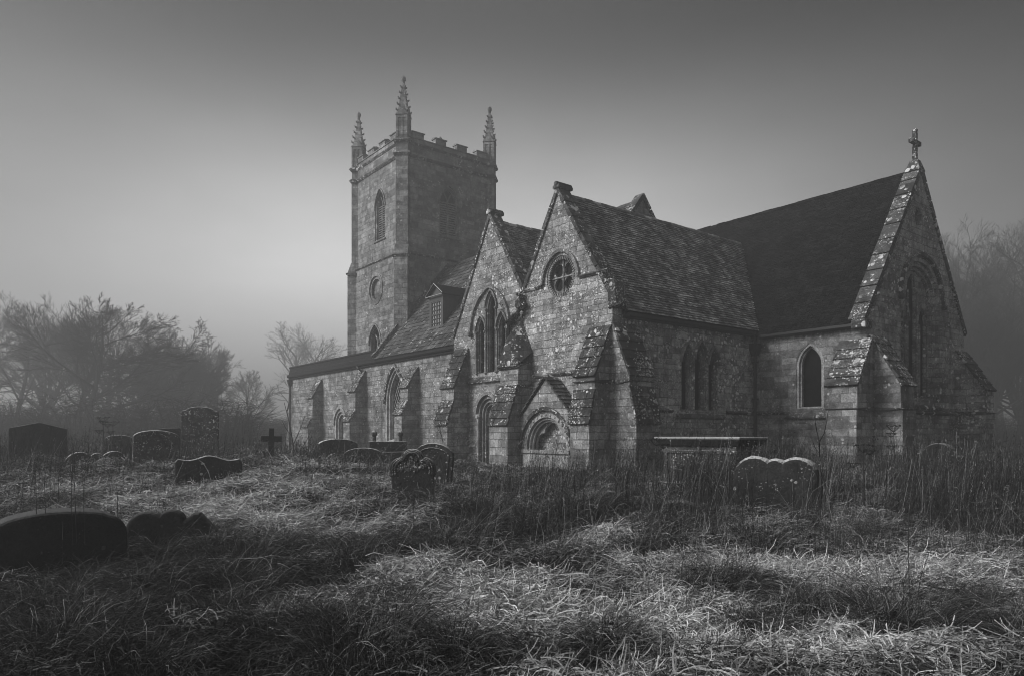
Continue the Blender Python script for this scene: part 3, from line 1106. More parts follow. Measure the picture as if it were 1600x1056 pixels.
# --- nave south wall
mb = MB()
NW_ = (-32.87, 2.05, 1.1, 3.2, 5.02)
ND = (-39.60, 1.65, 0.2, 2.15, 3.02)
slab(mb, pNV, [[(-47.62, ZB), (-26.624, ZB), (-26.624, 5.34), (-47.62, 5.34)], arch(*NW_), arch(*ND)], 0.5)
mb.build('nave_wall', 'stone', church)
window(church, pNV, *NW_, name='arched_window', orders=((0.13, 0.0), (0.14, 0.09), (0.06, 0.2)), hood_e=0.15, lattice=True, mat='pale', hood_mat='weather', depth=0.33)
window(church, pNV, *ND, name='arched_doorway', orders=((0.16, 0.0), (0.15, 0.10), (0.10, 0.22)), glass='wood', hood_e=0.13, sill=False, mat='pale', hood_mat='pale', depth=0.36)
# west end, roofs, gutters
mb = MB()
mb.box(-47.62, -47.12, YNV + 0.502, 26.6, ZB, 5.34).box(-47.1, -20.4, 27.0, 27.5, ZB, 5.5)
mb.build('west_wall', 'stone', church)
mb = MB()
extrude(mb, pNV, -47.75, -34.95, [(-0.3, 5.60), (0.12, 5.60), (0.12, 5.72), (0.07, 5.76), (0.07, 6.0), (0.11, 6.03), (0.11, 6.11), (-0.3, 6.14)])
mb.box(-47.76, -47.4, YNV + 0.31, 26.8, 5.4, 6.1)
mb.box(-47.4, -41.3, YNV + 0.31, 27.5, 5.66, 5.78)
mb.build('parapet', 'lead', church)
mb = MB()
extrude(mb, pNV, -47.85, -26.66, [(-0.002, 5.27), (0.10, 5.27), (0.10, 5.36), (0.17, 5.37), (0.22, 5.42), (0.22, 5.56), (0.17, 5.56), (0.17, 5.58), (-0.002, 5.58)])
mb.build('gutter', 'lead', church)
mb = MB()
mb.tube([(-47.55, YNV - 0.12, 0.0), (-47.55, YNV - 0.12, 4.85)], 0.065, 8)
mb.add([(-47.7, YNV - 0.3, 5.25), (-47.4, YNV - 0.3, 5.25), (-47.4, YNV - 0.01, 5.25), (-47.7, YNV - 0.01, 5.25), (-47.6, YNV - 0.2, 4.8), (-47.5, YNV - 0.2, 4.8), (-47.5, YNV - 0.02, 4.8), (-47.6, YNV - 0.02, 4.8)],
       [(0, 1, 2, 3), (0, 4, 5, 1), (1, 5, 6, 2), (2, 6, 7, 3), (3, 7, 4, 0), (4, 7, 6, 5)])
mb.build('downpipe', 'iron', church)
mb = MB()
mb.tube([(-36.9, YNV - 0.14, 5.38), (-36.75, YNV - 0.3, 5.3), (-36.6, YNV - 0.3, 5.2), (-36.52, YNV - 0.14, 5.05), (-36.52, YNV - 0.12, 4.5), (-36.52, YNV - 0.12, 2.0)], 0.06, 8)
mb.build('downpipe', 'iron', church)

# --- roofs
kn = lambda p: p.x < -26.68 or p.z > chap_z(p.x) + 0.02
roof(church, 'nave_roof', (-34.80, 17.66, 5.55), (-20.2, 17.66, 5.55), (-20.2, 22.55, 11.32), (-34.80, 22.55, 11.32), 0.40, 0.30, 'slab', 0.035, 0.022, kn, 0.012)
kc = lambda p: p.z > nave_z(p.y) + 0.0
roof(church, 'chapel_roof', (-21.62, 17.9, 6.92), (-21.62, 22.4, 6.92), (-23.85, 22.4, 10.45), (-23.85, 17.9, 10.45), 0.19, 0.115, 'tile', keep=kc, lift=0.04, jit=0.008)
roof(church, 'chapel_roof', (-26.68, 22.4, 5.95), (-26.68, 17.9, 5.95), (-23.85, 17.9, 10.45), (-23.85, 22.4, 10.45), 0.19, 0.13, 'tile', keep=kc)
kt = lambda p: p.y < 25.75 or p.z > chan_z(p.y) + 0.0
roof(church, 'transept_roof', (-16.50, 17.9, 5.68), (-16.50, 29.3, 5.68), (-19.6, 29.3, 10.45), (-19.6, 17.9, 10.45), 0.18, 0.122, 'tile', keep=kt, lift=0.05, thick=0.02, jit=0.008)
roof(church, 'transept_roof', (-21.63, 29.0, 6.92), (-21.63, 17.9, 6.92), (-19.6, 17.9, 10.45), (-19.6, 29.0, 10.45), 0.19, 0.13, 'tile', keep=lambda p: p.z > chan_z(p.y) and p.z > nave_z(p.y) - 3)
kh = lambda p: p.x > -16.62 or p.z > chap_z(p.x) + 0.02
roof(church, 'chancel_roof', (-23.5, 25.52, 5.52), (-12.66, 25.52, 5.52), (-12.66, AP, 12.08), (-23.5, AP, 12.08), 0.17, 0.11, 'slate', 0.012, 0.010, kh, 0.003)
ridge_tiles(church, (-19.6, 17.95, 10.47), (-19.6, 28.95, 10.47))
ridge_tiles(church, (-23.85, 17.95, 10.47), (-23.85, 21.9, 10.47))
ridge_tiles(church, (-23.5, AP, 12.09), (-12.7, AP, 12.09), mat='slate')
ridge_tiles(church, (-34.75, 22.55, 11.34), (-20.4, 22.55, 11.34), mat='slab')
mb = MB()
deck(mb, [((-34.85, 17.7, 5.55), (-20.3, 17.7, 5.55), (-20.3, 22.55, 11.28), (-34.85, 22.55, 11.28)),
          ((-20.3, 27.6, 5.3), (-34.85, 27.6, 5.3), (-34.85, 22.56, 11.28), (-20.3, 22.56, 11.28)),
          ((-21.6, 17.93, 6.9), (-21.6, 22.4, 6.9), (-23.84, 22.4, 10.4), (-23.84, 17.93, 10.4)),
          ((-26.6, 22.4, 5.95), (-26.6, 17.93, 5.95), (-23.86, 17.93, 10.4), (-23.86, 22.4, 10.4)),
          ((-16.55, 17.93, 5.68), (-16.55, 29.3, 5.68), (-19.59, 29.3, 10.4), (-19.59, 17.93, 10.4)),
          ((-21.64, 29.3, 6.9), (-21.64, 17.93, 6.9), (-19.61, 17.93, 10.4), (-19.61, 29.3, 10.4)),
          ((-24.0, 25.55, 5.52), (-12.7, 25.55, 5.52), (-12.7, AP - 0.01, 12.03), (-24.0, AP - 0.01, 12.03)),
          ((-12.7, 35.0, 5.52), (-24.0, 35.0, 5.52), (-24.0, AP + 0.01, 12.03), (-12.7, AP + 0.01, 12.03))])
mb.build('roof_boarding', 'slate', church)
# nave east gable, seen over the transept ridge
mb = MB()
slab(mb, Plane('E', -19.95), [[(17.9, 5.2), (27.2, 5.2), (27.2, 5.7), (22.55, 11.45), (17.9, 5.7)]], 0.3)
mb.build('nave_gable', 'east', church)
coping(church, Plane('E', -19.95), (18.5, 6.6), (22.55, 11.62), 0.4)
coping(church, Plane('E', -19.95), (26.8, 6.3), (22.55, 11.62), 0.4)
# eaves, gutters and the downpipe in the angle
mb = MB()
extrude(mb, pE, 18.0, 25.5, [(0.002, 5.50), (0.24, 5.52), (0.30, 5.56), (0.30, 5.66), (0.25, 5.66), (0.002, 5.62)])
mb.build('gutter', 'iron', church)
mb = MB()
extrude(mb, pC, XE + 0.45, -12.5, [(0.002, 5.36), (0.16, 5.38), (0.30, 5.42), (0.30, 5.52), (0.22, 5.50), (0.002, 5.58)])
mb.build('gutter', 'iron', church)
mb = MB()
hx, hy = -16.62, 25.62
mb.tube([(hx, hy, 0.0), (hx, hy, 4.75)], 0.065, 8)
mb.hexa([(hx - 0.1, hy - 0.1, 4.7), (hx + 0.1, hy - 0.1, 4.7), (hx + 0.1, hy + 0.1, 4.7), (hx - 0.1, hy + 0.1, 4.7)],
        [(hx - 0.17, hy - 0.17, 4.95), (hx + 0.17, hy - 0.17, 4.95), (hx + 0.17, hy + 0.17, 4.95), (hx - 0.17, hy + 0.17, 4.95)])
mb.box(hx - 0.17, hx + 0.17, hy - 0.17, hy + 0.17, 4.952, 5.2)
for z in (1.2, 2.9, 4.4):
    mb.box(hx - 0.1, hx + 0.1, hy - 0.1, hy + 0.1, z, z + 0.07)
mb.tube([(hx, hy, 5.15), (hx + 0.02, hy - 0.02, 5.5)], 0.06, 8)
mb.build('downpipe', 'iron', church)

# --- verge of the nave roof against the tower
pVW = Plane('E', -34.82)
mb = MB()
ps = [Vector((17.66, 5.66)), Vector((17.95, 5.95)), Vector((18.3, 6.45)), Vector((19.5, 7.86)), Vector((22.5, 11.4))]
for p, q in zip(ps[:-1], ps[1:]):
    k = max(1, int((q - p).length / 0.6))
    for i in range(k):
        a, b = p.lerp(q, i / k), p.lerp(q, (i + 1) / k - 0.004)
        d = (b - a).normalized()
        n = Vector((-d.y, d.x))
        pts = [a - n * 0.22, b - n * 0.22, b + n * 0.16, a + n * 0.16]
        mb.hexa([pVW.at(x, y, 0.09) for x, y in pts], [pVW.at(x, y, -0.2) for x, y in pts])
mb.build('verge_coping', 'coping', church, bevel=0.02)

# --- dormer
DX0, DX1, DY = -30.78, -29.50, 18.72
dz0, dz1 = 6.62, 8.42
pD = Plane('S', DY)
mb = MB()
slab(mb, pD, [[(DX0, dz0), (DX1, dz0), (DX1, dz1), (DX0, dz1)], [(DX0 + 0.2, dz0 + 0.2), (DX1 - 0.2, dz0 + 0.2), (DX1 - 0.2, dz1 - 0.28), (DX0 + 0.2, dz1 - 0.28)]], 0.1)
yb = 20.4
for x0, x1 in ((DX0 + 0.01, DX0 + 0.08), (DX1 - 0.08, DX1 - 0.01)):
    mb.box(x0, x1, DY + 0.102, yb, dz0, dz1 - 0.02)
for k in range(4):
    y = DY + 0.35 + k * 0.32
    mb.box(DX1 - 0.01, DX1 + 0.012, y, y + 0.03, dz0 + 0.2, dz1 - 0.05)
mb.box(DX1 - 0.07, DX1 + 0.03, DY - 0.02, DY + 0.12, dz0, dz1 - 0.02)
dorm = mb.build('dormer', 'wood', church)
mb = MB()
xm = (DX0 + DX1) / 2
for s in (-1, 1):
    xe = xm + s * (DX1 - DX0) / 2 + s * 0.16
    a = [(xm, DY - 0.14, 8.93), (xe, DY - 0.14, 8.36), (xe, yb, 8.36), (xm, 21.0, 8.93)]
    b = [(x, y, z + 0.06) for x, y, z in a]
    mb.hexa(a, b)
mb.build('dormer_roof', 'slate', dorm)
mb = MB()
slab(mb, pD, [[(DX0 - 0.02, dz1 + 0.001), (DX1 + 0.02, dz1 + 0.001), (xm, 8.90)]], 0.08, -0.02)
for a, b in (((DX0 - 0.14, 8.40), (xm, 8.95)), ((DX1 + 0.14, 8.40), (xm, 8.95)), ((DX0 - 0.12, 8.40), (DX1 + 0.12, 8.40))):
    mb.tube([pD.at(a[0], a[1], 0.1), pD.at(b[0], b[1], 0.1)], 0.035, 4)
mb.build('pediment', M['paint'] if False else 'wood', dorm)
mb = MB()
for a, b in (((DX0 - 0.16, 8.44), (xm, 9.0)), ((DX1 + 0.16, 8.44), (xm, 9.0)), ((DX0 - 0.14, 8.38), (DX1 + 0.14, 8.38))):
    mb.tube([pD.at(a[0], a[1], 0.16), pD.at(b[0], b[1], 0.16)], 0.022, 4)
mb.build('moulding', 'paint', dorm)
mb = MB()
slab(mb, pD, [[(DX0 + 0.17, dz0 + 0.17), (DX1 - 0.17, dz0 + 0.17), (DX1 - 0.17, dz1 - 0.25), (DX0 + 0.17, dz1 - 0.25)]], 0.02, -0.07)
mb.build('pane', 'pane', dorm)
mb = MB()
for k in range(5):
    u = DX0 + 0.21 + (DX1 - DX0 - 0.42) * k / 4
    w = 0.035 if k in (0, 4) else 0.018
    w = 0.03 if k == 2 else w
    mb.obox(pD.at(u, (dz0 + dz1) / 2 - 0.04, -0.035), pD.U, pD.V, pD.N, w, (dz1 - dz0) / 2 - 0.24, 0.02)
for k in range(7):
    v = dz0 + 0.22 + (dz1 - dz0 - 0.52) * k / 6
    mb.obox(pD.at(xm, v, -0.032), pD.U, pD.V, pD.N, (DX1 - DX0) / 2 - 0.2, 0.035 if k in (0, 3, 6) else 0.015, 0.02)
mb.build('glazing_bar', 'wood', dorm)

# --- tower
TX0, TX1, TY0, TY1 = -40.95, -34.85, 19.42, 25.85
tS, tE, tN, tW = Plane('S', TY0), Plane('E', TX1), Plane('N', TY1), Plane('W', TX0)
mb = MB()
LS, LE = (-37.5, 1.22, 12.95, 14.9, 15.9), (22.55, 1.36, 13.05, 14.95, 16.0)
lowS = (-37.95, 1.45, 6.3, 6.95, 7.95)
rnd_ = circle(-37.9, 10.08, 0.74, 32)
slab(mb, tS, [[(TX0, 11.7), (TX1, 11.7), (TX1, 17.3), (TX0, 17.3)], arch(*LS)], 0.6)
slab(mb, tE, [[(TY0 + 0.602, 11.7), (TY1 - 0.602, 11.7), (TY1 - 0.602, 17.3), (TY0 + 0.602, 17.3)], arch(*LE)], 0.6)
slab(mb, tN, [[(-TX1, 11.7), (-TX0, 11.7), (-TX0, 17.3), (-TX1, 17.3)]], 0.6)
slab(mb, tW, [[(-TY1 + 0.602, 11.7), (-TY0 - 0.602, 11.7), (-TY0 - 0.602, 17.3), (-TY1 + 0.602, 17.3)]], 0.6)
g = 0.09
slab(mb, Plane('S', TY0 - g), [[(TX0 - g, ZB), (TX1 + g, ZB), (TX1 + g, 11.698), (TX0 - g, 11.698)], rnd_, arch(*lowS)], 0.6)
slab(mb, Plane('E', TX1 + g), [[(TY0 + 0.52, ZB), (TY1 - 0.52, ZB), (TY1 - 0.52, 11.698), (TY0 + 0.52, 11.698)]], 0.6)
slab(mb, Plane('N', TY1 + g), [[(-TX1 - g, ZB), (-TX0 + g, ZB), (-TX0 + g, 11.698), (-TX1 - g, 11.698)]], 0.6)
slab(mb, Plane('W', TX0 - g), [[(-TY1 + 0.52, ZB), (-TY0 - 0.52, ZB), (-TY0 - 0.52, 11.698), (-TY1 + 0.52, 11.698)]], 0.6)
mb.box(TX0 + 0.5, TX1 - 0.5, TY0 + 0.5, TY1 - 0.5, 17.1, 17.25)
tower = mb.build('tower', 'tower', church)


def diag_box(mb, c, d, hw, back, ext0, ext1, z0, z1):
    """corner buttress set at 45 degrees; its outer face runs from ext0 at the foot to ext1 at the top"""
    s = (-d[1], d[0])
    P = lambda e, q, z: (c[0] + d[0] * e + s[0] * q, c[1] + d[1] * e + s[1] * q, z)
    lo = [P(-back, -hw, z0), P(ext0, -hw, z0), P(ext0, hw, z0), P(-back, hw, z0)]
    hi = [P(-back, -hw, z1), P(ext1, -hw, z1), P(ext1, hw, z1), P(-back, hw, z1)]
    return mb.hexa(lo, hi)


q = math.sqrt(0.5)
corners = {'SE': ((TX1, TY0), (q, -q)), 'NE': ((TX1, TY1), (q, q)), 'SW': ((TX0, TY0), (-q, -q)), 'NW': ((TX0, TY1), (-q, q))}
for c, d in corners.values():
    mb = MB()
    diag_box(mb, c, d, 0.40, 1.0, 0.30, 0.30, ZB, 11.5)
    diag_box(mb, c, d, 0.40, 1.0, 0.30, 0.07, 11.502, 12.1)
    diag_box(mb, c, d, 0.36, 1.0, 0.05, 0.05, 12.102, 17.2)
    diag_box(mb, c, d, 0.36, 1.0, 0.03, 0.03, 17.202, 17.93)
    for k in (-0.2, 0.2):                          # panelled face of the upper stage
        s = (-d[1], d[0])
    mb.build('corner_buttress', 'tower', tower, bevel=0.015)
for z, o in ((17.25, 0.10), (17.97, 0.11), (11.72, 0.16)):
    mb = MB()
    for pl, a, b in ((tS, TX0 + 0.3, TX1 - 0.3), (tE, TY0 + 0.3, TY1 - 0.3), (tN, -TX1 + 0.3, -TX0 - 0.3), (tW, -TY1 + 0.3, -TY0 - 0.3)):
        extrude(mb, pl, a, b, [(-0.05, z - 0.16), (o * 0.4, z - 0.16), (o, z - 0.07), (o, z - 0.03), (0.0, z + 0.05), (-0.05, z + 0.05)])
    for c, d in corners.values():
        e = 0.17 if z > 12 else 0.38
        hw = 0.47 if z > 12 else 0.5
        if z > 12:
            diag_box(mb, c, d, hw, 0.9, e - 0.07, e, z - 0.15, z - 0.05)
            diag_box(mb, c, d, hw, 0.9, e, 0.06, z - 0.048, z + 0.045)
        else:
            diag_box(mb, c, d, hw, 0.9, e - 0.05, e, 11.36, 11.48)
    mb.build('string_course', 'coping', tower)
# battlements
mb = MB()
th, z0, z1, z2 = 0.32, 17.302, 18.22, 18.56
for pl, a, b in ((tS, TX0, TX1), (tN, -TX1, -TX0)):
    extrude(mb, pl, a, b, [(0.02, z0), (0.02, z1), (-th, z1), (-th, z0)])
    extrude(mb, pl, a + 0.2, b - 0.2, [(0.07, z1 + 0.002), (0.07, z1 + 0.04), (-th * 0.5, z1 + 0.10), (-th - 0.05, z1 + 0.04), (-th - 0.05, z1 + 0.002)])
for pl, a, b in ((tE, TY0 + th + 0.002, TY1 - th - 0.002), (tW, -TY1 + th + 0.002, -TY0 - th - 0.002)):
    extrude(mb, pl, a, b, [(0.02, z0), (0.02, z1), (-th, z1), (-th, z0)])
    extrude(mb, pl, a - 0.15, b + 0.15, [(0.07, z1 + 0.003), (0.07, z1 + 0.042), (-th * 0.5, z1 + 0.102), (-th - 0.05, z1 + 0.042), (-th - 0.05, z1 + 0.003)])


def merlon(pl, u0, u1):
    extrude(mb, pl, u0, u1, [(0.025, z1 - 0.02), (0.025, z2), (-th - 0.005, z2), (-th - 0.005, z1 - 0.02)])
    extrude(mb, pl, u0 - 0.05, u1 + 0.05, [(0.085, z2 + 0.002), (0.085, z2 + 0.05), (-th * 0.5, z2 + 0.12), (-th - 0.06, z2 + 0.05), (-th - 0.06, z2 + 0.002)])


for a in (20.10, 21.60, 23.06, 24.50):
    merlon(tE, a, a + 0.72)
    merlon(tW, -a - 0.72, -a)
for a in (-40.35, -38.95, -37.55, -36.15):
    merlon(tS, a, a + 0.70)
    merlon(tN, -a - 0.70, -a)
mb.build('battlement', 'tower', tower)
# belfry windows
for pl, W_ in ((tS, LS), (tE, LE)):
    c, w, zb, zs, za = W_
    mb = MB()
    slab(mb, pl, [arch(c, w - 0.004, zb + 0.002, zs, za - 0.002), arch(c, w - 0.16, zb + 0.04, zs, za - 0.1)], 0.12, -0.05)
    slab(mb, pl, [arch(c, w - 0.164, zb + 0.042, zs, za - 0.104), arch(c, w - 0.26, zb + 0.07, zs, za - 0.17)], 0.1, -0.15)
    mb.obox(pl.at(c, (zb + zs) / 2, -0.2), pl.U, pl.V, pl.N, 0.045, (zs - zb) / 2, 0.06)
    iw = w - 0.26
    for s in (-1, 1):                              # Y tracery
        ar = arc_pts(c, iw, zs, za - 0.17, 10)
        br = [(x + (iw / 2 if s > 0 else -iw / 2), z) for x, z in (ar[:11] if s > 0 else ar[10:])]
        br = [(x, z) for x, z in br if abs(x - c) < iw / 2 - 0.02]
        br = [(x, z) for x, z in br if any(zq >= z and abs(xq - c) >= abs(x - c) - 0.02 for xq, zq in ar)]
        if len(br) > 1:
            mb.tube([pl.at(x, z, -0.2) for x, z in br], 0.045, 5)
    extrude(mb, pl, c - w / 2 - 0.1, c + w / 2 + 0.1, [(-0.05, zb - 0.13), (0.07, zb - 0.11), (0.07, zb - 0.05), (-0.1, zb + 0.03)])
    hood(mb, pl, c, w + 0.01, zs, za + 0.01, 0.08, 0.06, 0.1)
    mb.build('louvre_window', 'mould', tower)
    mb = MB()
    z = zb + 0.1
    while z < zs + 0.1:
        p0, p1 = pl.at(c, z, -0.18), pl.at(c, z + 0.10, -0.34)
        d = (p1 - p0).normalized()
        mb.obox((p0 + p1) / 2, pl.U, d, pl.U.cross(d), w / 2 - 0.125, (p1 - p0).length / 2, 0.022)
        z += 0.135
    mb.build('louvre', 'louvre', tower)
    mb = MB()
    slab(mb, pl, [arch(c, w - 0.1, zb, zs, za - 0.06)], 0.02, -0.42)
    mb.build('window_back', 'iron', tower)
mb = MB()
pl = Plane('S', TY0 - g)
slab(mb, pl, [circle(-37.9, 10.08, 0.738, 32), circle(-37.9, 10.08, 0.60, 32)], 0.12, -0.04)
slab(mb, pl, [circle(-37.9, 10.08, 0.95, 36), circle(-37.9, 10.08, 0.745, 36)], 0.06, 0.035)
mb.build('round_window', 'mould', tower)
mb = MB()
slab(mb, pl, [circle(-37.9, 10.08, 0.7, 32)], 0.05, -0.2)
mb.build('round_panel', 'tower', tower)
mb = MB()
c, w, zb, zs, za = lowS
slab(mb, pl, [arch(c, w - 0.004, zb, zs, za - 0.002), arch(c, w - 0.2, zb + 0.02, zs, za - 0.12)], 0.14, -0.05)
mb.obox(pl.at(c, (zb + zs) / 2, -0.22), pl.U, pl.V, pl.N, 0.05, (zs - zb) / 2, 0.06)
for s in (-1, 1):
    mb.tube([pl.at(c, zs - 0.05, -0.22), pl.at(c + s * 0.16, zs + 0.3, -0.22), pl.at(c + s * 0.36, zs + 0.5, -0.22)], 0.045, 5)
hood(mb, pl, c, w + 0.01, zs, za + 0.01, 0.09, 0.06, 0.1)
mb.build('tracery_window', 'mould', tower)
mb = MB()
slab(mb, pl, [arch(c, w - 0.1, zb, zs, za - 0.06)], 0.02, -0.34)
mb.build('window_glass', 'glass', tower)


# pinnacles set diagonally on the corners
def pinnacle(name):
    mb = MB()
    e = 0.32
    sq = lambda h, z: [(h * math.cos(R(a)), h * math.sin(R(a)), z) for a in (0, 90, 180, 270)]
    h = e * math.sqrt(2)
    mb.hexa(sq(h, 0), sq(h, 1.42))
    mb.hexa(sq(h * 1.12, -0.05), sq(h * 1.12, 0.1))
    for k in range(4):                             # panel ribs on each face
        a = R(45 + 90 * k)
        d = Vector((math.cos(a), math.sin(a), 0))
        s = Vector((-d.y, d.x, 0))
        for u in (-0.27, 0.0, 0.27):
            mb.obox(d * (e + 0.012) + s * u + Vector((0, 0, 0.76)), s, (0, 0, 1), d, 0.045, 0.58, 0.025)
        mb.obox(d * (e + 0.013) + Vector((0, 0, 1.30)), s, (0, 0, 1), d, 0.31, 0.06, 0.027)
        mb.add([tuple(d * (e + 0.06) + s * -0.33 + Vector((0, 0, 1.42))), tuple(d * (e + 0.06) + s * 0.33 + Vector((0, 0, 1.42))), tuple(d * (e + 0.02) + Vector((0, 0, 1.9))),
                tuple(d * 0.1 + s * -0.30 + Vector((0, 0, 1.42))), tuple(d * 0.1 + s * 0.30 + Vector((0, 0, 1.42))), tuple(d * 0.1 + Vector((0, 0, 1.9)))],
               [(0, 1, 2), (3, 5, 4), (0, 2, 5, 3), (1, 4, 5, 2), (0, 3, 4, 1)])
    mb.hexa(sq(h * 1.18, 1.40), sq(h * 1.05, 1.52))
    mb.hexa(sq(h * 0.86, 1.521), sq(0.075, 3.3))
    for k in range(4):                             # crockets up the four arrises
        a = R(90 * k)
        d = Vector((math.cos(a), math.sin(a), 0))
        for j in range(5):
            f = (j + 0.45) / 5.2
            r = h * 0.86 * (1 - f) + 0.075 * f
            p = d * r + Vector((0, 0, 1.52 + 1.78 * f))
            sz = 0.12 - 0.06 * f
            mb.tube([p, p + d * sz * 0.9 + Vector((0, 0, sz * 0.3)), p + d * sz * 1.25 + Vector((0, 0, sz * 1.1))], [0.05, 0.055, 0.03], 5)
    mb.blob((0, 0, 3.32), 0.09, (1, 1, 0.5))
    mb.tube([(0, 0, 3.3), (0, 0, 3.46), (0, 0, 3.6), (0, 0, 3.72)], [0.06, 0.13, 0.13, 0.03], 6)
    return mb.build(name, 'tower', tower)


p0 = None
for c, d in corners.values():
    o = p0 or None
    if o is None:
        o = p0 = pinnacle('pinnacle')
    else:
        o = p0.copy()
        COL.objects.link(o)
        o.parent = tower
    o.location = (c[0] - d[0] * 0.30, c[1] - d[1] * 0.30, 17.95)

# ------------------------------------------------------------------ gravestones
def arc2(cx, cz, rx, rz, a0, a1, n=10):
    return [(cx + rx * math.cos(R(a)), cz + rz * math.sin(R(a))) for a in np.linspace(a0, a1, n)]


def outline(kind, w, h):
    """outline of a headstone with its foot at 0 and its crown at h, anticlockwise"""
    a = w / 2
    if kind == 'segment':
        top = arc2(0, h - 0.16 * w, a, 0.16 * w, 0, 180, 16)
    elif kind == 'dome':
        top = arc2(0, h - 0.30 * w, a, 0.30 * w, 0, 180, 18)
    elif kind == 'pitch':
        top = [(a, h - 0.12 * w), (0.02 * w, h), (-0.02 * w, h), (-a, h - 0.12 * w)]
    elif kind == 'shoulder':
        top = [(a, h - 0.2 * w), (a * 0.97, h - 0.13 * w), (a * 0.78, h - 0.115 * w)] + arc2(0, h - 0.12 * w, a * 0.76, 0.12 * w, 5, 175, 12) + [(-a * 0.78, h - 0.115 * w), (-a * 0.97, h - 0.13 * w), (-a, h - 0.2 * w)]
    elif kind == 'ogee':                           # broad low stone, raised middle and scrolled ends
        xs = np.linspace(1, -1, 33)
        top = [(a * x, h - 0.05 * w + 0.045 * w * math.cos(2 * math.pi * x * 0.72) * (0.55 + 0.45 * (1 - abs(x))) - (0.05 * w if abs(x) > 0.96 else 0)) for x in xs]
    elif kind == 'trefoil':                        # pointed ogee crown between two round shoulders
        half = [(0.46 * w, 0), (0.46 * w, h - 0.62 * w), (0.50 * w, h - 0.58 * w)] + arc2(0.24 * w, h - 0.45 * w, 0.26 * w, 0.26 * w, -20, 76, 10)
        half += [(0.262 * w, h - 0.205 * w), (0.235 * w, h - 0.165 * w)] + arc2(0.0, h - 0.19 * w, 0.22 * w, 0.19 * w, 22, 68, 5) + [(0.0, h)]
        return half + [(-x, z) for x, z in reversed(half[:-1])]
    elif kind == 'barrel':                         # nearly flat top with heavy rounded corners
        top = arc2(a * 0.72, h - 0.20 * w, a * 0.28, 0.14 * w, -10, 75, 7) + arc2(0, h - 0.08 * w, a * 0.78, 0.08 * w, 15, 165, 10) + arc2(-a * 0.72, h - 0.20 * w, a * 0.28, 0.14 * w, 105, 190, 7)
    elif kind == 'triple':                         # round lobe, small ball, pitched lobe
        top = [(a, h - 0.30 * w), (a * 0.52, h - 0.04 * w), (a * 0.45, h - 0.04 * w), (a * 0.16, h - 0.16 * w)] + arc2(-a * 0.06, h - 0.08 * w, a * 0.2, 0.08 * w, -10, 190, 9)
        top += arc2(-a * 0.58, h - 0.20 * w, a * 0.36, 0.18 * w, 30, 180, 10) + [(-a, h - 0.34 * w)]
    elif kind == 'double':                         # two humps and a ball between them
        top = arc2(a * 0.54, h - 0.24 * w, a * 0.46, 0.24 * w, 0, 138, 10) + arc2(0, h - 0.10 * w, a * 0.17, 0.075 * w, 28, 152, 7) + arc2(-a * 0.54, h - 0.24 * w, a * 0.46, 0.24 * w, 42, 180, 10)
    elif kind == 'cape':                           # round head with hollow shoulders
        top = [(a, h - 0.30 * w), (a * 0.86, h - 0.28 * w), (a * 0.70, h - 0.2 * w)] + arc2(0, h - 0.24 * w, a * 0.66, 0.24 * w, 20, 160, 14) + [(-a * 0.70, h - 0.2 * w), (-a * 0.86, h - 0.28 * w), (-a, h - 0.30 * w)]
    else:                                          # flat
        top = [(a, h - 0.03), (a * 0.5, h), (-a * 0.4, h - 0.01), (-a, h - 0.04)]
    return [(-a, 0)] [:0] + [(a, 0)] + top + [(-a, 0)]


SITES = []


def headstone(px, ytop, wpx, D, kind, thick, mat, label, turn=0.0, tilt=0.0, lean=0.0, name='gravestone', bevel=0.02, carve=None):
    x, y = ray_pt(px, D)
    w = wpx * D / FPX
    zt = z_at(ytop, D)
    zb = gz(x, y) - 0.25
    h = zt - zb
    vs, fs = flat_mesh([outline(kind, w, h)], thick, bevel)
    mb = MB().add([(a, -c, b) for a, b, c in vs], fs)
    o = mb.build(name, mat)
    o.location = (x, y, zb)
    o.rotation_euler = (R(tilt), R(lean), math.atan2(y, x) - math.pi / 2 + R(turn))
    tag(o, label, 'gravestone', 'gravestones in the churchyard')
    if carve:
        cm = carve(w, h, thick)
        cm.build('carved_relief', 'grave_spot', o)
    SITES.append((x, y, w / 2 + 0.12))
    return o


def carve_trefoil(w, h, th):
    mb = MB()
    ring = [(x * 0.80, h - (h - z) * 0.88 - 0.06 * w) for x, z in outline('trefoil', w, h)][2:-2]
    mb.tube([(x, -th / 2 - 0.008, z) for x, z in ring], 0.016, 5)
    ring = [(x * 0.91, h - (h - z) * 0.945 - 0.025 * w) for x, z in outline('trefoil', w, h)][2:-2]
    mb.tube([(x, -th / 2 - 0.004, z) for x, z in ring], 0.014, 5)
    rr = random.Random(3)
    for k in range(130):                           # carved foliage in the head of the panel
        a = rr.uniform(0, 2 * math.pi)
        cx_, cz_ = rr.choice([(0, h - 0.27 * w), (0.21 * w, h - 0.40 * w), (-0.21 * w, h - 0.40 * w), (0, h - 0.42 * w)])
        q = rr.uniform(0, 0.12 * w)
        mb.blob((cx_ + q * math.cos(a), -th / 2 - 0.004, cz_ + q * math.sin(a)), rr.uniform(0.012, 0.026), (1, 0.6, 1.2), 5, 0.3)
    return mb


def carve_panel(w, h, th):
    mb = MB()
    pts = [(-w * 0.40, h * 0.35), (-w * 0.40, h - 0.30 * w)] + arc2(0, h - 0.30 * w, w * 0.40, 0.20 * w, 180, 0, 12) + [(w * 0.40, h * 0.35)]
    mb.tube([(x, -th / 2 - 0.004, z) for x, z in pts], 0.012, 5)
    return mb


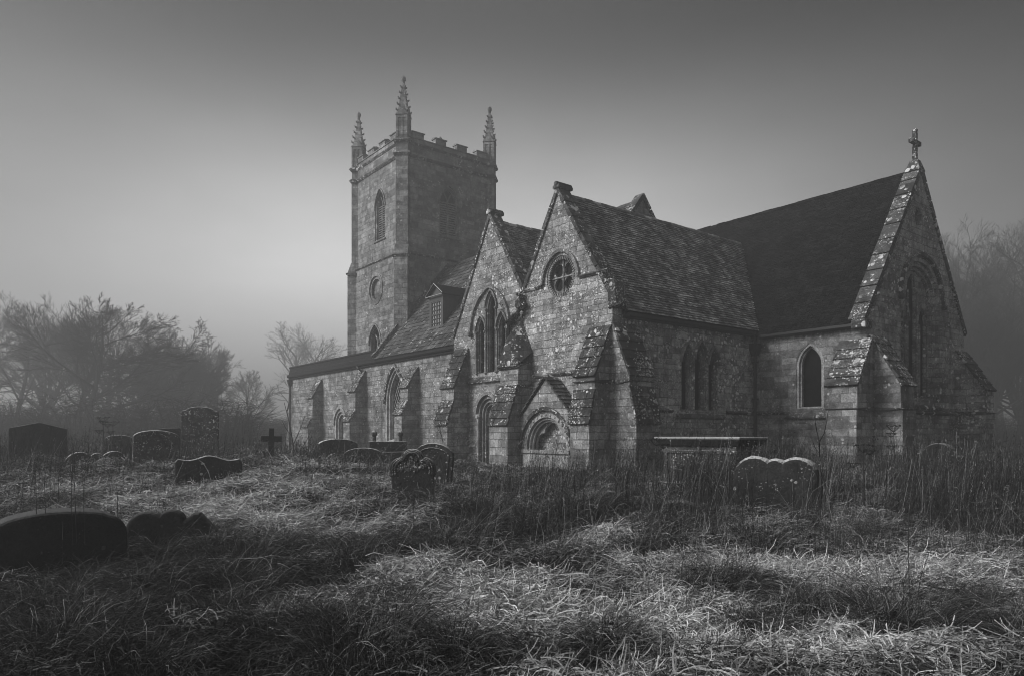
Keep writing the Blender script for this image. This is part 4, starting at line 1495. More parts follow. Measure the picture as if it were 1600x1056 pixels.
headstone(90, 803, 176, 7.7, 'barrel', 0.5, 'grave_black', 'broad black slab-like gravestone with a low domed top, nearest of all in the left corner', 4, 0, -1.5, bevel=0.05)
headstone(272, 801, 132, 9.0, 'triple', 0.24, 'grave_black', 'dark gravestone with three lobes, round ball and pitched, beside the broad black domed one', -10, -3, 1, bevel=0.045)
headstone(59, 661, 74, 18.0, 'pitch', 0.16, 'grave_dark', 'dark gravestone with a shallow pitched top like a house gable, far left', 3, 0, 0.8)
headstone(152, 706, 86, 16.5, 'double', 0.14, 'grave_frost', 'low twin-humped gravestone half sunk in grass by the pitched-top one', 6, 2, -1)
headstone(186, 680, 36, 21.0, 'segment', 0.12, 'grave_mid', 'small round-topped gravestone peeping up behind the low twin-humped one', -4)
headstone(243, 673, 62, 16.0, 'segment', 0.16, 'grave_spot', 'squat speckled gravestone with a rounded top, in front of the tall lichened one', 5, 2, 1)
headstone(267, 669, 40, 22.0, 'flat', 0.2, 'grave_dark', 'dark square-topped gravestone half hidden between squat speckled and tall lichened ones', 8)
headstone(312, 636, 52, 19.0, 'shoulder', 0.15, 'grave_spot', 'tall pale-lichened gravestone with shouldered top, highest of all, on a grassy mound', -12, 0, 0.5)
headstone(326, 713, 92, 13.5, 'ogee', 0.20, 'grave_frost', 'low wide gravestone with a wavy frosted top below the tall lichened one', 3, -2, 0.6, bevel=0.03)
headstone(527, 686, 58, 24.0, 'segment', 0.5, 'grave_frost', 'dark blocky gravestone in front of the nave doorway', 8, 0, 0)
headstone(568, 700, 54, 21.0, 'segment', 0.25, 'grave_frost', 'low frosted gravestone with a flat curved top, beside the railed one near the nave', -6)
headstone(619, 706, 52, 22.5, 'flat', 0.3, 'grave_dark', 'low dark stone slab below the nave window, behind the pointed carved gravestone', 5)
headstone(646, 702, 68, 12.6, 'trefoil', 0.15, 'grave_mid', 'carved gravestone with pointed trefoil head standing alone in the middle grass', -8, 1, -0.8, bevel=0.018, carve=carve_trefoil)
headstone(672, 693, 58, 14.6, 'dome', 0.16, 'grave_mid', 'round-headed mossy gravestone leaning right just behind the pointed carved one', -14, 0, 6, carve=carve_panel)
headstone(1212, 721, 116, 11.6, 'double', 0.40, 'grave_frost', 'twin-humped gravestone with white frosted crowns in tall grass near the chest tomb', -14, -4, 0.6, bevel=0.085)
headstone(1178, 731, 66, 12.9, 'segment', 0.14, 'grave_mid', 'round gravestone mostly hidden behind the white-crowned twin-humped one', -8)
headstone(1466, 694, 60, 17.0, 'cape', 0.26, 'grave_dark', 'leaning dark gravestone with a rounded head by the east end buttress', -22, 0, 3, bevel=0.04)
headstone(1060, 783, 46, 11.5, 'segment', 0.3, 'grave_dark', 'small low stone sunk in the grass in front of the chest tomb', 0, 4, 3)

# little stone rail with two knobbed posts on a grave by the nave
x, y = ray_pt(606, 23.0)
ro = empty('grave_kerb', (x, y, gz(x, y)))
ro.rotation_euler = (0, 0, math.atan2(y, x) - math.pi / 2 + 0.2)
mb = MB().box(-0.62, 0.62, -0.12, 0.12, -0.3, 0.70)
k = mb.build('kerb_slab', 'grave_mid', None, bevel=0.02)
k.parent = ro
for s in (-0.44, 0.42):
    mb = MB()
    mb.tube([(s, 0, 0.5), (s, 0, 0.86), (s, 0, 0.9), (s, 0, 1.0), (s, 0, 1.06)], [0.07, 0.055, 0.09, 0.09, 0.03], 8)
    k = mb.build('post', 'grave_mid', None)
    k.parent = ro
tag(ro, 'stone grave kerb with two short knobbed posts below the nave window', 'grave kerb')
SITES.append((x, y, 0.8))

# stone cross on the left
x, y = ray_pt(422.5, 20.0)
zt = z_at(669, 20.0)
zb = gz(x, y) - 0.2
h = zt - zb
w = 15 * 20.0 / FPX
vs, fs = flat_mesh([[(-.07, 0), (.07, 0), (.06, h - 0.36), (w, h - 0.36), (w, h - 0.22), (.06, h - 0.22), (.055, h), (-.055, h), (-.06, h - 0.22), (-w, h - 0.22), (-w, h - 0.36), (-.06, h - 0.36)]], 0.12, 0.012)
o = MB().add([(a, -c, b) for a, b, c in vs], fs).build('grave_cross', 'grave_dark')
o.location = (x, y, zb)
o.rotation_euler = (0, R(1.5), math.atan2(y, x) - math.pi / 2 + 0.12)
tag(o, 'plain dark cross grave marker standing alone left of the nave', 'grave cross')
SITES.append((x, y, 0.3))

# chest tomb
x, y = ray_pt(1108, 15.6)
zt = z_at(682, 15.6)
g0 = gz(x, y)
ct = empty('chest_tomb', (x, y, g0))
H = zt - g0
ct.rotation_euler = (0, 0, R(2))
mb = MB().box(-1.10, 1.10, -0.55, 0.55, H - 0.05, H)
k = mb.build('lid', 'grave_pale', None, bevel=0.015)
k.parent = ct
mb = MB()
mb.add([(-1.10, -0.54, H - 0.052), (1.10, -0.54, H - 0.052), (1.10, 0.54, H - 0.052), (-1.10, 0.54, H - 0.052), (-1.0, -0.45, H - 0.2), (1.0, -0.45, H - 0.2), (1.0, 0.45, H - 0.2), (-1.0, 0.45, H - 0.2)],
       [(0, 1, 2, 3), (4, 7, 6, 5), (0, 4, 5, 1), (1, 5, 6, 2), (2, 6, 7, 3), (3, 7, 4, 0)])
k = mb.build('cornice', 'grave_dark', None, bevel=0.02)
k.parent = ct
mb = MB().box(-0.94, 0.94, -0.40, 0.40, 0.12, H - 0.202)
for s in (-0.9, -0.02, 0.86):
    mb.box(s, s + 0.09, -0.43, -0.401, 0.2, H - 0.21)
mb.box(-0.97, 0.97, -0.435, 0.435, H - 0.36, H - 0.29)
k = mb.build('chest', 'grave_spot', None, bevel=0.012)
k.parent = ct
mb = MB().box(-1.05, 1.05, -0.5, 0.5, -0.3, 0.118)
k = mb.build('plinth', 'grave_mid', None, bevel=0.02)
k.parent = ct
tag(ct, 'chest tomb with a frosted overhanging lid, buried in tall grass by the transept', 'chest tomb')
SITES.append((x, y, 0.9))

# ------------------------------------------------------------------ trees
def grow(rng, mb_trunk, mb_crown, base, H, spread, trunk_r, nlimb, fork, seed_sub, dens=1.0, multi=1):
    stack = []
    for m in range(multi):
        d = Vector((rng.gauss(0, 0.12 + 0.15 * (multi > 1)), rng.gauss(0, 0.12 + 0.15 * (multi > 1)), 1)).normalized()
        stack.append((Vector(base) + Vector((rng.gauss(0, 0.4) * (multi > 1), rng.gauss(0, 0.4) * (multi > 1), 0)), d, H * 0.55 * rng.uniform(0.85, 1.1), trunk_r / (1 + 0.4 * (multi > 1)), 0))
    while stack:
        p, d, L, r, lev = stack.pop()
        n = (6, 5, 4, 3, 2)[lev]
        pts, rs, dirs = [p], [r], [d]
        wob = (0.06, 0.11, 0.13, 0.14, 0.14)[lev]
        for i in range(n):
            d = (d + Vector((rng.gauss(0, wob), rng.gauss(0, wob), rng.gauss(0, wob) + (0.07, 0.06, 0.04, 0.05, 0.06)[lev]))).normalized()
            p = p + d * (L / n)
            pts.append(p)
            dirs.append(d)
            rs.append(r * (1 - (i + 1) / n * (0.72, 0.75, 0.8, 0.8, 0.7)[lev]))
        (mb_trunk if lev < 2 else mb_crown).tube(pts, rs, (8, 5, 4, 3, 3)[lev], cap=False)
        if lev == 4:
            continue
        nc = int((nlimb, 9, 8, 7 * dens)[lev] * rng.uniform(0.8, 1.2))
        lo = (fork, 0.22, 0.15, 0.12)[lev]
        for c in range(nc):
            f = lo + (1 - lo) * ((c + rng.random()) / nc)
            k = min(int(f * n), n - 1)
            q = pts[k].lerp(pts[k + 1], f * n - k)
            a = rng.uniform(0, 2 * math.pi)
            side = Vector((math.cos(a), math.sin(a), 0))
            side = (side - dirs[k] * side.dot(dirs[k]))
            if side.length < 0.05:
                continue
            side.normalize()
            ang_ = (spread, 0.62, 0.6, 0.55)[lev] * rng.uniform(0.7, 1.25)
            nd = (dirs[k] * math.cos(ang_) + side * math.sin(ang_)).normalized()
            LL = L * (0.78 if lev == 0 else 0.62) * (1.05 - 0.55 * f) * rng.uniform(0.75, 1.2)
            rr = max(0.011, rs[k] * (0.55 if lev == 0 else 0.5))
            stack.append((q, nd, LL, rr, lev + 1))


def tree(px, D, ytop, label, spread=0.85, nlimb=11, fork=0.22, r=None, multi=1, seed=0, dens=1.0, group='bare trees beyond the churchyard'):
    x, y = ray_pt(px, D)
    zb = gz(x, y) - 0.3
    H = (z_at(ytop, D) - zb)
    rng = random.Random(seed * 31 + 5)
    e = empty('bare_tree', (x, y, zb))
    a, b = MB(), MB()
    grow(rng, a, b, (0, 0, 0), H, spread, r or H * 0.021, nlimb, fork, seed, dens, multi)
    top = max(v[2] for v in b.v)
    k = H / top
    for m_ in (a, b):
        m_.v = [(p[0] * k, p[1] * k, p[2] * k) for p in m_.v]
    for nm, m_ in (('trunk', a), ('crown', b)):
        o = m_.build(nm, 'bark')
        o.parent = e
    tag(e, label, 'tree', group)
    return e


tree(30, 58, 468, 'large bare tree at the far left edge above the pitched-top gravestone', seed=1, multi=2)
tree(118, 52, 452, 'tallest wide-spreading bare tree, left of the squat speckled gravestone', seed=2, spread=0.95, nlimb=13, multi=2)
tree(165, 66, 470, 'bare tree half merged into the tallest one on its right', seed=3, spread=0.9)
tree(-30, 62, 452, 'bare tree cut by the left edge of the picture', seed=4)
tree(76, 74, 462, 'bare tree standing back between the two largest on the left', seed=9, spread=0.9, multi=2)
tree(238, 66, 500, 'rounded bare tree behind the squat speckled gravestone', seed=5, spread=0.95, nlimb=12, multi=2)
tree(292, 78, 506, 'bare tree right behind the tall lichened gravestone', seed=6, multi=2)
tree(345, 84, 512, 'fine-twigged bare tree between the tall lichened gravestone and the cross', seed=7, spread=0.8, nlimb=13)
tree(385, 96, 575, 'small faint bare tree behind the plain cross', seed=8)
tree(452, 130, 500, 'pale ghostly bare tree behind the west end of the nave', seed=10, spread=0.8)
tree(512, 150, 505, 'faintest bare tree in the fog beside the tower', seed=11, spread=0.9)
tree(1520, 100, 335, 'tall faint tree looming right of the chancel gable', seed=12, spread=0.8, nlimb=14, dens=1.2, multi=2, group='foggy trees behind the chancel')
tree(1600, 95, 325, 'tall faint tree cut by the right edge of the picture', seed=13, spread=0.85, nlimb=14, dens=1.2, multi=2, group='foggy trees behind the chancel')
tree(1565, 125, 345, 'faintest tall tree between the two at right of the chancel', seed=14, spread=0.8, nlimb=14, dens=1.2, multi=2, group='foggy trees behind the chancel')

for i_, (px_, D_, yt_, lab) in enumerate(((1490, 84, 420, 'bushy faint tree low behind the east gable coping'), (1545, 78, 445, 'rounded bare tree low in the fog right of the chancel buttress'),
                                  (1610, 80, 430, 'lower bare tree at the right edge under the tall ones'), (1680, 90, 340, 'tall faint tree just beyond the right edge'))):
    tree(px_, D_, yt_, lab, seed=40 + i_, spread=0.85, nlimb=14, dens=1.2, multi=2, group='foggy trees behind the chancel')

for i_, (px_, D_, yt_, lab) in enumerate(((205, 72, 486, 'bushy bare tree filling the gap left of the rounded one'),
                                  (268, 64, 530, 'low round bare tree between the squat speckled and tall lichened gravestones'), (325, 74, 535, 'low thicket-like bare tree right of the tall lichened gravestone'))):
    tree(px_, D_, yt_, lab, seed=60 + i_, spread=0.95, nlimb=13, dens=1.0, multi=2, fork=0.12)

# bramble and scrub under the trees: one tangled mass
rng = random.Random(77)
mb = MB()
for k in range(4200):
    px = rng.uniform(-120, 520) if rng.random() < 0.75 else rng.uniform(1480, 1800)
    D = rng.uniform(38, 80)
    if px > 400:
        D = rng.uniform(62, 90)
    x, y = ray_pt(px, D)
    z = gz(x, y)
    h = rng.uniform(0.8, 3.0)
    a = rng.uniform(0, 6.28)
    q = rng.uniform(0.3, 1.4)
    p1 = Vector((x + q * 0.3 * math.cos(a), y + q * 0.3 * math.sin(a), z + h * 0.6))
    p2 = Vector((x + q * math.cos(a), y + q * math.sin(a), z + h))
    mb.tube([(x, y, z - 0.1), p1, p2], [0.03, 0.022, 0.006], 3, cap=False)
    for j in range(11):
        f = rng.uniform(0.15, 1)
        s = Vector((x, y, z)).lerp(p1, f) if rng.random() < 0.5 else p1.lerp(p2, f)
        e = s + Vector((rng.gauss(0, 0.7), rng.gauss(0, 0.7), rng.uniform(-0.1, 0.6)))
        mb.tube([s, e], [0.012, 0.005], 3, cap=False)
tag(mb.build('undergrowth', 'bark'), None, None, kind='stuff')


# bare saplings and dead weed stalks that stand out singly
def stalk(px, ybase, D, segs, r, label, cat='sapling', name='bare_sapling', group=None):
    """segs: polylines in (photo x, photo y) of this stalk, all at the same distance"""
    x0, y0 = ray_pt(px, D)
    zb = gz(x0, y0) - 0.1
    mb = MB()
    rr = random.Random(int(px))
    for s, (a, b) in segs:
        pts = []
        for i, (qx, qy) in enumerate(s):
            x, y = ray_pt(qx, D + rr.uniform(-0.12, 0.12) * i)
            pts.append((x - x0, y - y0, max(z_at(qy, D) - zb, 0.0)))
        mb.tube(pts, list(np.linspace(a, b, len(pts))), 5)
    o = mb.build(name, 'stem')
    o.location = (x0, y0, zb)
    tag(o, label, cat, group)
    return o


stalk(1283, 800, 11.0, [([(1284, 830), (1282, 760), (1281, 720), (1280, 690)], (0.018, 0.013)), ([(1280, 690), (1276, 672), (1274, 660), (1272, 648)], (0.011, 0.004)),
                        ([(1280, 690), (1288, 676), (1291, 660), (1294, 641)], (0.011, 0.004)), ([(1281, 708), (1274, 700), (1270, 690)], (0.006, 0.003))], 0.02,
      'bare Y-forked sapling in front of the chancel wall')
stalk(446, 735, 24.0, [([(462, 735), (459, 700), (452, 660), (444, 628)], (0.03, 0.008)), ([(458, 695), (470, 668), (476, 650)], (0.016, 0.006)), ([(455, 680), (446, 668), (440, 655)], (0.014, 0.005)),
                       ([(452, 660), (449, 645), (452, 630)], (0.01, 0.004)), ([(461, 715), (478, 690), (486, 672)], (0.014, 0.005)), ([(470, 668), (467, 655), (468, 642)], (0.008, 0.004))], 0.03,
      'thin bare bush against the west corner of the nave')
stalk(690, 720, 19.0, [([(698, 735), (692, 690), (684, 655), (676, 630)], (0.012, 0.004)), ([(690, 680), (683, 668), (678, 658)], (0.006, 0.003)), ([(687, 668), (690, 650)], (0.005, 0.003))], 0.02,
      'slender twig beside the chapel buttress, rising behind the round-headed gravestone')
stalk(1040, 850, 9.5, [([(1042, 845), (1032, 810), (1018, 750), (1003, 715)], (0.008, 0.004))], 0.02, 'long pale dead stalk bending left of the chest tomb', 'weed stalk', 'weed_stalk')
stalk(1418, 1010, 6.2, [([(1420, 1010), (1421, 930), (1419, 860), (1420, 800)], (0.007, 0.003))], 0.02, 'tall dark upright stalk over the bent tussock at lower right', 'weed stalk', 'weed_stalk')
stalk(114, 880, 7.3, [([(98, 880), (98, 840), (97, 815)], (0.004, 0.002))], 0.02, 'pale short stalk in front of the broad black gravestone', 'weed stalk', 'weed_stalk')
for i, (px, yt, D) in enumerate(((56, 735, 7.4), (70, 742, 7.5), (111, 725, 7.5), (117, 745, 7.6), (130, 742, 7.5), (183, 745, 7.9))):
    stalk(px, 860, D, [([(px + 3, 850), (px + 1, 800), (px, yt + 20), (px - 1, yt)], (0.005, 0.002))], 0.02,
          'thin dark weed stalk standing by the broad black gravestone', 'weed stalk', 'weed_stalk', 'weed stalks round the broad black gravestone')

# dead hogweed: hollow stems carrying flat umbels of spokes
def umbel(px, ytop, D, label):
    x0, y0 = ray_pt(px, D)
    zb = gz(x0, y0) - 0.1
    h = z_at(ytop, D) - zb
    rr = random.Random(px)
    mb = MB()
    bend = (rr.gauss(0, 0.06), rr.gauss(0, 0.06))
    P = lambda f: Vector((bend[0] * f * f * h, bend[1] * f * f * h, f * h))
    mb.tube([P(f) for f in (0, 0.3, 0.6, 0.85, 0.94)], [0.012, 0.011, 0.009, 0.007, 0.005], 6)
    heads = [(P(0.94), 0.16)]
    for k in range(2):
        f = 0.5 + 0.18 * k
        a = rr.uniform(0, 6.3)
        e = P(f) + Vector((0.16 * math.cos(a), 0.16 * math.sin(a), 0.26))
        mb.tube([P(f), P(f) + (e - P(f)) * 0.5 + Vector((0.03 * math.cos(a), 0.03 * math.sin(a), -0.02)), e], [0.007, 0.006, 0.004], 5)
        heads.append((e, 0.10))
    for c, r in heads:
        for k in range(16):
            a, q = 6.283 * k / 16 + rr.uniform(-0.2, 0.2), r * rr.uniform(0.55, 1.0)
            e = c + Vector((q * math.cos(a), q * math.sin(a), r * 0.75 * rr.uniform(0.8, 1.1)))
            mb.tube([c, c.lerp(e, 0.6) + Vector((0, 0, -0.01)), e], [0.003, 0.0025, 0.002], 4, cap=False)
            for j in range(4):
                mb.blob(e + Vector((rr.gauss(0, 0.012), rr.gauss(0, 0.012), rr.uniform(0, 0.015))), 0.008, n=4)
    o = mb.build('dead_hogweed', 'stem')
    o.location = (x0, y0, zb)
    tag(o, label, 'weed', 'dead hogweed in the churchyard')


umbel(163, 655, 17.0, 'dead umbel weed standing over the low twin-humped gravestone on the left')
umbel(178, 662, 19.5, 'smaller dead umbel weed by the small round-topped gravestone')
umbel(1398, 668, 13.5, 'dead umbel weed in front of the chancel buttress, left of the leaning rounded gravestone')
umbel(1020, 690, 12.0, 'dead umbel weed at the left end of the chest tomb')
umbel(1350, 700, 11.0, 'dead umbel weed right of the Y-forked sapling')

# ------------------------------------------------------------------ grass
RNG = np.random.default_rng(11)


def field(x, y, s=1.0, ph=0.0):
    x, y = x * s, y * s
    return (np.sin(0.9 * x + 0.5 * y + ph) + np.sin(-0.6 * x + 1.1 * y + 2 * ph + 1.7) + 0.7 * np.sin(1.9 * x + 1.3 * y + 0.6 + ph) + 0.6 * np.sin(2.6 * y - 1.7 * x + 3.1 * ph)
            + 0.4 * np.sin(4.3 * x - 3.6 * y + ph)) / 3.0


def clear(x, y):
    D = x * VD[0] + y * VD[1]
    ok = ~((y > 16.3) & (x > -48) & (x < -16.75)) & ~((y > 24.6) & (x < -11) & (x > -24))
    for sx, sy, sr in SITES:
        ok &= (x - sx) ** 2 + (y - sy) ** 2 > (sr * 0.45) ** 2
    return ok


def scatter(n, d0, d1, u0, u1, pw):
    """points in a wedge in front of the camera; pw skews them to the near side"""
    t_ = RNG.random(n)
    a, b = d0 ** pw, d1 ** pw
    D = (a + t_ * (b - a)) ** (1 / pw)
    u = RNG.uniform(u0, u1, n)
    x, y = D * (VD[0] + u * VR[0]), D * (VD[1] + u * VR[1])
    k = clear(x, y)
    return x[k], y[k], D[k], u[k]


BL = []


def blades(x, y, z, head, L, el, curl, w, tone, seg=3, floor=True, tip=0.15):
    n = len(x)
    P = np.zeros((n, seg + 1, 3))
    P[:, 0] = np.stack([x, y, z], 1)
    e = el.copy()
    hd = head.copy()
    bend = RNG.normal(0, 0.25, n)
    for i in range(seg):
        st = L / seg
        P[:, i + 1, 0] = P[:, i, 0] + st * np.cos(e) * np.cos(hd)
        P[:, i + 1, 1] = P[:, i, 1] + st * np.cos(e) * np.sin(hd)
        P[:, i + 1, 2] = P[:, i, 2] + st * np.sin(e)
        e = e - curl / seg * (1 + 0.5 * i)
        hd = hd + bend
    if floor:
        gzz = ground_z(P[:, 1:, 0], P[:, 1:, 1]) + 0.01 + 0.05 * RNG.random((n, 1))
        P[:, 1:, 2] = np.maximum(P[:, 1:, 2], gzz)
    roll = RNG.uniform(-1.35, 1.35, n)
    sx, sy, sz = -np.sin(head) * np.cos(roll), np.cos(head) * np.cos(roll), np.sin(roll)
    W = np.stack([sx, sy, sz], 1)[:, None, :] * (w[:, None] * np.linspace(1, tip, seg + 1)[None, :] ** 0.8)[:, :, None] * 0.5
    V = np.stack([P - W, P + W], 2).reshape(n, -1, 3)
    BL.append((V, np.repeat(tone, (seg + 1) * 2), seg))


def build_blades(name, label_kind='stuff'):
    global BL
    vs, ts, fs, k = [], [], [], 0
    for V, tn, seg in BL:
        n = V.shape[0]
        m = (seg + 1) * 2
        base = (np.arange(n) * m)[:, None] + k
        for i in range(seg):
            fs.append(np.stack([base[:, 0] + 2 * i, base[:, 0] + 2 * i + 1, base[:, 0] + 2 * i + 3, base[:, 0] + 2 * i + 2], 1))
        vs.append(V.reshape(-1, 3))
        ts.append(tn)
        k += n * m
    vs, ts, fs = np.concatenate(vs).astype(np.float32), np.concatenate(ts).astype(np.float32), np.concatenate(fs).astype(np.int32)
    me = bpy.data.meshes.new(name)
    me.vertices.add(len(vs))
    me.vertices.foreach_set('co', vs.ravel())
    me.loops.add(fs.size)
    me.loops.foreach_set('vertex_index', fs.ravel())
    me.polygons.add(len(fs))
    me.polygons.foreach_set('loop_start', np.arange(0, fs.size, 4, dtype=np.int32))
    me.attributes.new('tone', 'FLOAT', 'POINT').data.foreach_set('value', ts)
    me.update(calc_edges=True)
    me.materials.append(M['grass'])
    o = bpy.data.objects.new(name, me)
    COL.objects.link(o)
    o['kind'] = 'stuff'
    BL = []
    return o


def at_px(px, py):
    """ground point under a pixel of the photograph"""
    D = 8.0
    for _ in range(25):
        x, y = ray_pt(px, D)
        D = D * 0.5 + 0.5 * (CAMZ - gz(x, y)) * FPX / max(py - 678.0, 6.0)
    return ray_pt(px, D) + (D,)


# where frost lies thickest (open trampled hollows) and where the dark rank clumps stand
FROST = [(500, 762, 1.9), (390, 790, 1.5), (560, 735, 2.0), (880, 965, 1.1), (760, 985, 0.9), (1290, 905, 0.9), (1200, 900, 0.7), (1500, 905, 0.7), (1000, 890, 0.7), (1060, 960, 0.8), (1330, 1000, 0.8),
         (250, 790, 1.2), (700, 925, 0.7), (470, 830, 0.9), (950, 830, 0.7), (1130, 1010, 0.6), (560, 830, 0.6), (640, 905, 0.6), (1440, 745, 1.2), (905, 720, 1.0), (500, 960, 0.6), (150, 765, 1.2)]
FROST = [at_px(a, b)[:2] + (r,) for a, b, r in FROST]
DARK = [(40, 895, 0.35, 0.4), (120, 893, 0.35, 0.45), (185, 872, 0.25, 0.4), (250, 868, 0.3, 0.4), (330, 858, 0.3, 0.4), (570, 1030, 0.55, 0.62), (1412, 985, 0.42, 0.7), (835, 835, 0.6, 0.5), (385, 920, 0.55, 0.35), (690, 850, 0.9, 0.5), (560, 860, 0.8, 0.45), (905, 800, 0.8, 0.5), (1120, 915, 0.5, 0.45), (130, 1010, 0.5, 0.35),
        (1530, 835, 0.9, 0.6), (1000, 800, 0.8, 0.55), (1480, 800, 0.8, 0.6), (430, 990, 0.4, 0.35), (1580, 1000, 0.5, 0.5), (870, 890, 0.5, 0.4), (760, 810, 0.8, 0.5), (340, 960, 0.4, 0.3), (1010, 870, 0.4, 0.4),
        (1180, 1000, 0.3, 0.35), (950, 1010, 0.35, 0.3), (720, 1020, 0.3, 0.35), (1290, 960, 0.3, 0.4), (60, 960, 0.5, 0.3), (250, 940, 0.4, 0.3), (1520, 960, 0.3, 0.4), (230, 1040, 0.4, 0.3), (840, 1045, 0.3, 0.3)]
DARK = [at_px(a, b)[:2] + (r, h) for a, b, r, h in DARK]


def frost_vignette_at(x, y):
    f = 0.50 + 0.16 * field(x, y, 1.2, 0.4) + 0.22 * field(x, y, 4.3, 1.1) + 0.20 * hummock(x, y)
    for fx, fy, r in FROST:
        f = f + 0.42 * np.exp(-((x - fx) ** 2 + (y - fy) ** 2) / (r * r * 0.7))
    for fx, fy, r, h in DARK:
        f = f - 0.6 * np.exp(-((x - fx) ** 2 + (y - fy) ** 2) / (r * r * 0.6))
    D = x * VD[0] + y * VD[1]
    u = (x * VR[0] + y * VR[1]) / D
    f = f - 0.62 * smooth(-0.05, -0.42, u) * smooth(10.5, 7.5, D) - 0.12 * smooth(4.9, 4.2, D)  # vignette put into the blade tone: less frost, darker grass towards lower left
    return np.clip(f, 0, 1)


# trampled, lying grass: short frosted pieces lying every way over each other
for n, d0, d1, seg, u0, u1 in ((105000, 3.3, 6.2, 4, -0.86, 0.86), (150000, 6.2, 10.5, 3, -0.86, 0.86), (120000, 10.5, 17.0, 3, -0.86, 0.86), (100000, 17.0, 34.0, 2, -0.86, 0.86),
                               (45000, 2.2, 20.0, 3, -2.2, -0.86), (45000, 2.2, 20.0, 3, 0.86, 2.2), (20000, 1.8, 3.3, 3, -0.86, 0.86)):
    x, y, D, u = scatter(n, d0, d1, u0, u1, 1.4)
    m = len(x)
    f = frost_vignette_at(x, y)
    flow = 2.6 * field(x, y, 0.8, 2.0) + 0.4
    head = flow + RNG.normal(0, 1.1, m) + np.where(RNG.random(m) < 0.3, RNG.uniform(-3, 3, m), 0)
    z = ground_z(x, y) + RNG.random(m) ** 1.5 * 0.10
    L = RNG.uniform(0.05, 0.24, m) * (1 + 0.04 * D)
    el = RNG.normal(0.04, 0.28, m)
    curl = RNG.normal(0.7, 0.9, m)
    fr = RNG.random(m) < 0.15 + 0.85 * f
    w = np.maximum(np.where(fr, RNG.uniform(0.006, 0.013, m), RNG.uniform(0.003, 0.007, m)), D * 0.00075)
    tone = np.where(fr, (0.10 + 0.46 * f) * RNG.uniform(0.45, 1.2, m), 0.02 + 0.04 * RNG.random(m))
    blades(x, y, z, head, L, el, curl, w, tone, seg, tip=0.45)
build_blades('lying_grass')

# arching tussocks
T = list(DARK)
for k in range(330):
    D = float(RNG.uniform(4.4, 24))
    u = float(RNG.uniform(-0.85, 0.85))
    x, y = D * (VD[0] + u * VR[0]), D * (VD[1] + u * VR[1])
    if frost_vignette_at(np.array([x]), np.array([y]))[0] < (0.62 if D > 8 else 0.45):
        T.append((x, y, float(RNG.uniform(0.12, 0.4)), float(RNG.uniform(0.22, 0.5))))
for tx, ty, r, h in T:
    D = tx * VD[0] + ty * VD[1]
    n = int(np.clip(520 * (r / 0.4) * (6 / max(D, 4)) ** 0.7, 90, 900))
    a = RNG.uniform(0, 2 * np.pi, n)
    q = r * np.sqrt(RNG.random(n)) * 0.7
    x, y = tx + q * np.cos(a), ty + q * np.sin(a)
    k = clear(x, y)
    x, y, a, q = x[k], y[k], a[k], q[k]
    n = len(x)
    if not n:
        continue
    wind = 0.9 + 0.3 * math.sin(tx + ty)
    head = np.where(RNG.random(n) < 0.78, a + RNG.normal(0, 0.7, n), wind + RNG.normal(0, 0.5, n))
    L = h * RNG.uniform(0.6, 1.35, n)
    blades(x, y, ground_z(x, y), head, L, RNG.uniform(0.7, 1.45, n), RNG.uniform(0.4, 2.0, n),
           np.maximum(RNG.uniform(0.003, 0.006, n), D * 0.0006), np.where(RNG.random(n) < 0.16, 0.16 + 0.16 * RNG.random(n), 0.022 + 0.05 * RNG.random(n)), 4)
build_blades('tussock_grass')

OPEN = [ray_pt(1205, 11.6) + (0.26,), ray_pt(1466, 17.0) + (0.5,), ray_pt(646, 12.6) + (0.5,), ray_pt(672, 14.6) + (0.5,), ray_pt(326, 13.5) + (0.7,), ray_pt(312, 19) + (0.5,), ray_pt(243, 16) + (0.5,), ray_pt(59, 18) + (0.6,), ray_pt(422, 20) + (0.4,)]
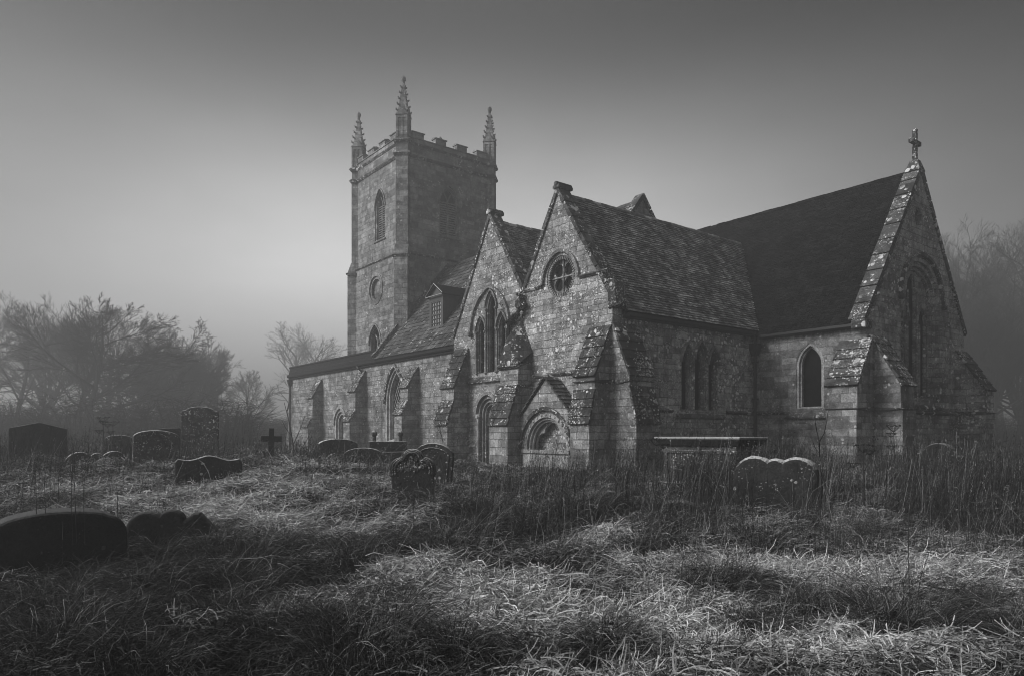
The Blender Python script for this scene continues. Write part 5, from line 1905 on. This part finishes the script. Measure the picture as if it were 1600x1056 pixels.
# tall standing stems, thickest on the right below the church
for n, d0, d1, u0, u1, hmin, hmax in ((9000, 8.0, 15.0, -0.06, 0.86, 0.35, 0.95), (7500, 10.0, 14.9, 0.14, 0.86, 0.7, 1.35), (2600, 12.3, 14.6, 0.16, 0.40, 0.8, 1.3), (6500, 13.0, 24.5, 0.02, 0.86, 0.5, 1.25), (4500, 9.5, 17.0, -0.30, 0.10, 0.25, 0.7), (5000, 10.0, 20.0, -0.86, -0.42, 0.4, 0.95),
                                      (3500, 16.0, 26.0, -0.5, -0.05, 0.3, 0.75), (1500, 5.0, 9.0, -0.1, 0.8, 0.25, 0.6), (3500, 8.0, 14.0, 0.45, 0.86, 0.4, 1.0), (3000, 20.0, 36.0, -0.86, -0.3, 0.4, 1.0), (2500, 6.0, 20.0, -1.7, -0.86, 0.3, 0.8), (3500, 7.0, 20.0, 0.86, 1.7, 0.4, 1.1)):
    x, y, D, u = scatter(n, d0, d1, u0, u1, 1.7)
    k = RNG.random(len(x)) < np.clip(0.55 + 0.75 * field(x, y, 1.6, 3.3) - 0.35 * (frost_vignette_at(x, y) > 0.75), 0.05, 1)
    for sx, sy, sr in OPEN:
        sd = sx * VD[0] + sy * VD[1]
        su = (sx * VR[0] + sy * VR[1]) / sd
        k &= ~((np.abs(u - su) < sr / sd) & (D < sd + 0.1) & (D > sd - 3.0) & (RNG.random(len(x)) < 0.85))
    x, y, D, u = x[k], y[k], D[k], u[k]
    m = len(x)
    L = RNG.uniform(hmin, hmax, m) * RNG.uniform(0.7, 1.05, m)
    head = 0.9 + 0.7 * field(x, y, 0.8, 1.0) + RNG.normal(0, 0.7, m)
    el = 1.52 - np.abs(RNG.normal(0.06, 0.17, m))
    tone = np.where(RNG.random(m) < 0.10, 0.12 + 0.16 * RNG.random(m), 0.012 + 0.035 * RNG.random(m))
    w = np.maximum(RNG.uniform(0.0025, 0.005, m), D * 0.00062)
    blades(x, y, ground_z(x, y), head, L, el, RNG.uniform(-0.08, 0.22, m) + (RNG.random(m) < 0.08) * 1.2, w, tone, 4, False, 0.35)
    # seed heads on some of them
    s = np.where(RNG.random(m) < 0.32)[0]
    for rep in range(5):
        kk = len(s)
        f = RNG.uniform(0.72, 1.0, kk)
        hx, hy = x[s] + L[s] * f * np.cos(el[s]) * np.cos(head[s]), y[s] + L[s] * f * np.cos(el[s]) * np.sin(head[s])
        hz = ground_z(x[s], y[s]) + L[s] * f * np.sin(el[s]) * 0.985
        blades(hx, hy, hz, RNG.uniform(0, 6.3, kk), RNG.uniform(0.02, 0.06, kk), RNG.uniform(0.2, 1.3, kk), RNG.uniform(0, 1, kk), np.maximum(0.006, D[s] * 0.0007), tone[s] * 1.3, 2, False, 0.5)
# long pale straws leaning through the rest
x, y, D, u = scatter(420, 6.0, 17.0, -0.5, 0.86, 1.5)
m = len(x)
blades(x, y, ground_z(x, y), RNG.uniform(-0.6, 3.2, m), RNG.uniform(0.5, 1.3, m), RNG.uniform(0.35, 1.2, m), RNG.uniform(-0.1, 0.7, m), np.maximum(0.004, D * 0.0006), 0.10 + 0.18 * RNG.random(m), 5, False, 0.4)
build_blades('tall_dead_grass')
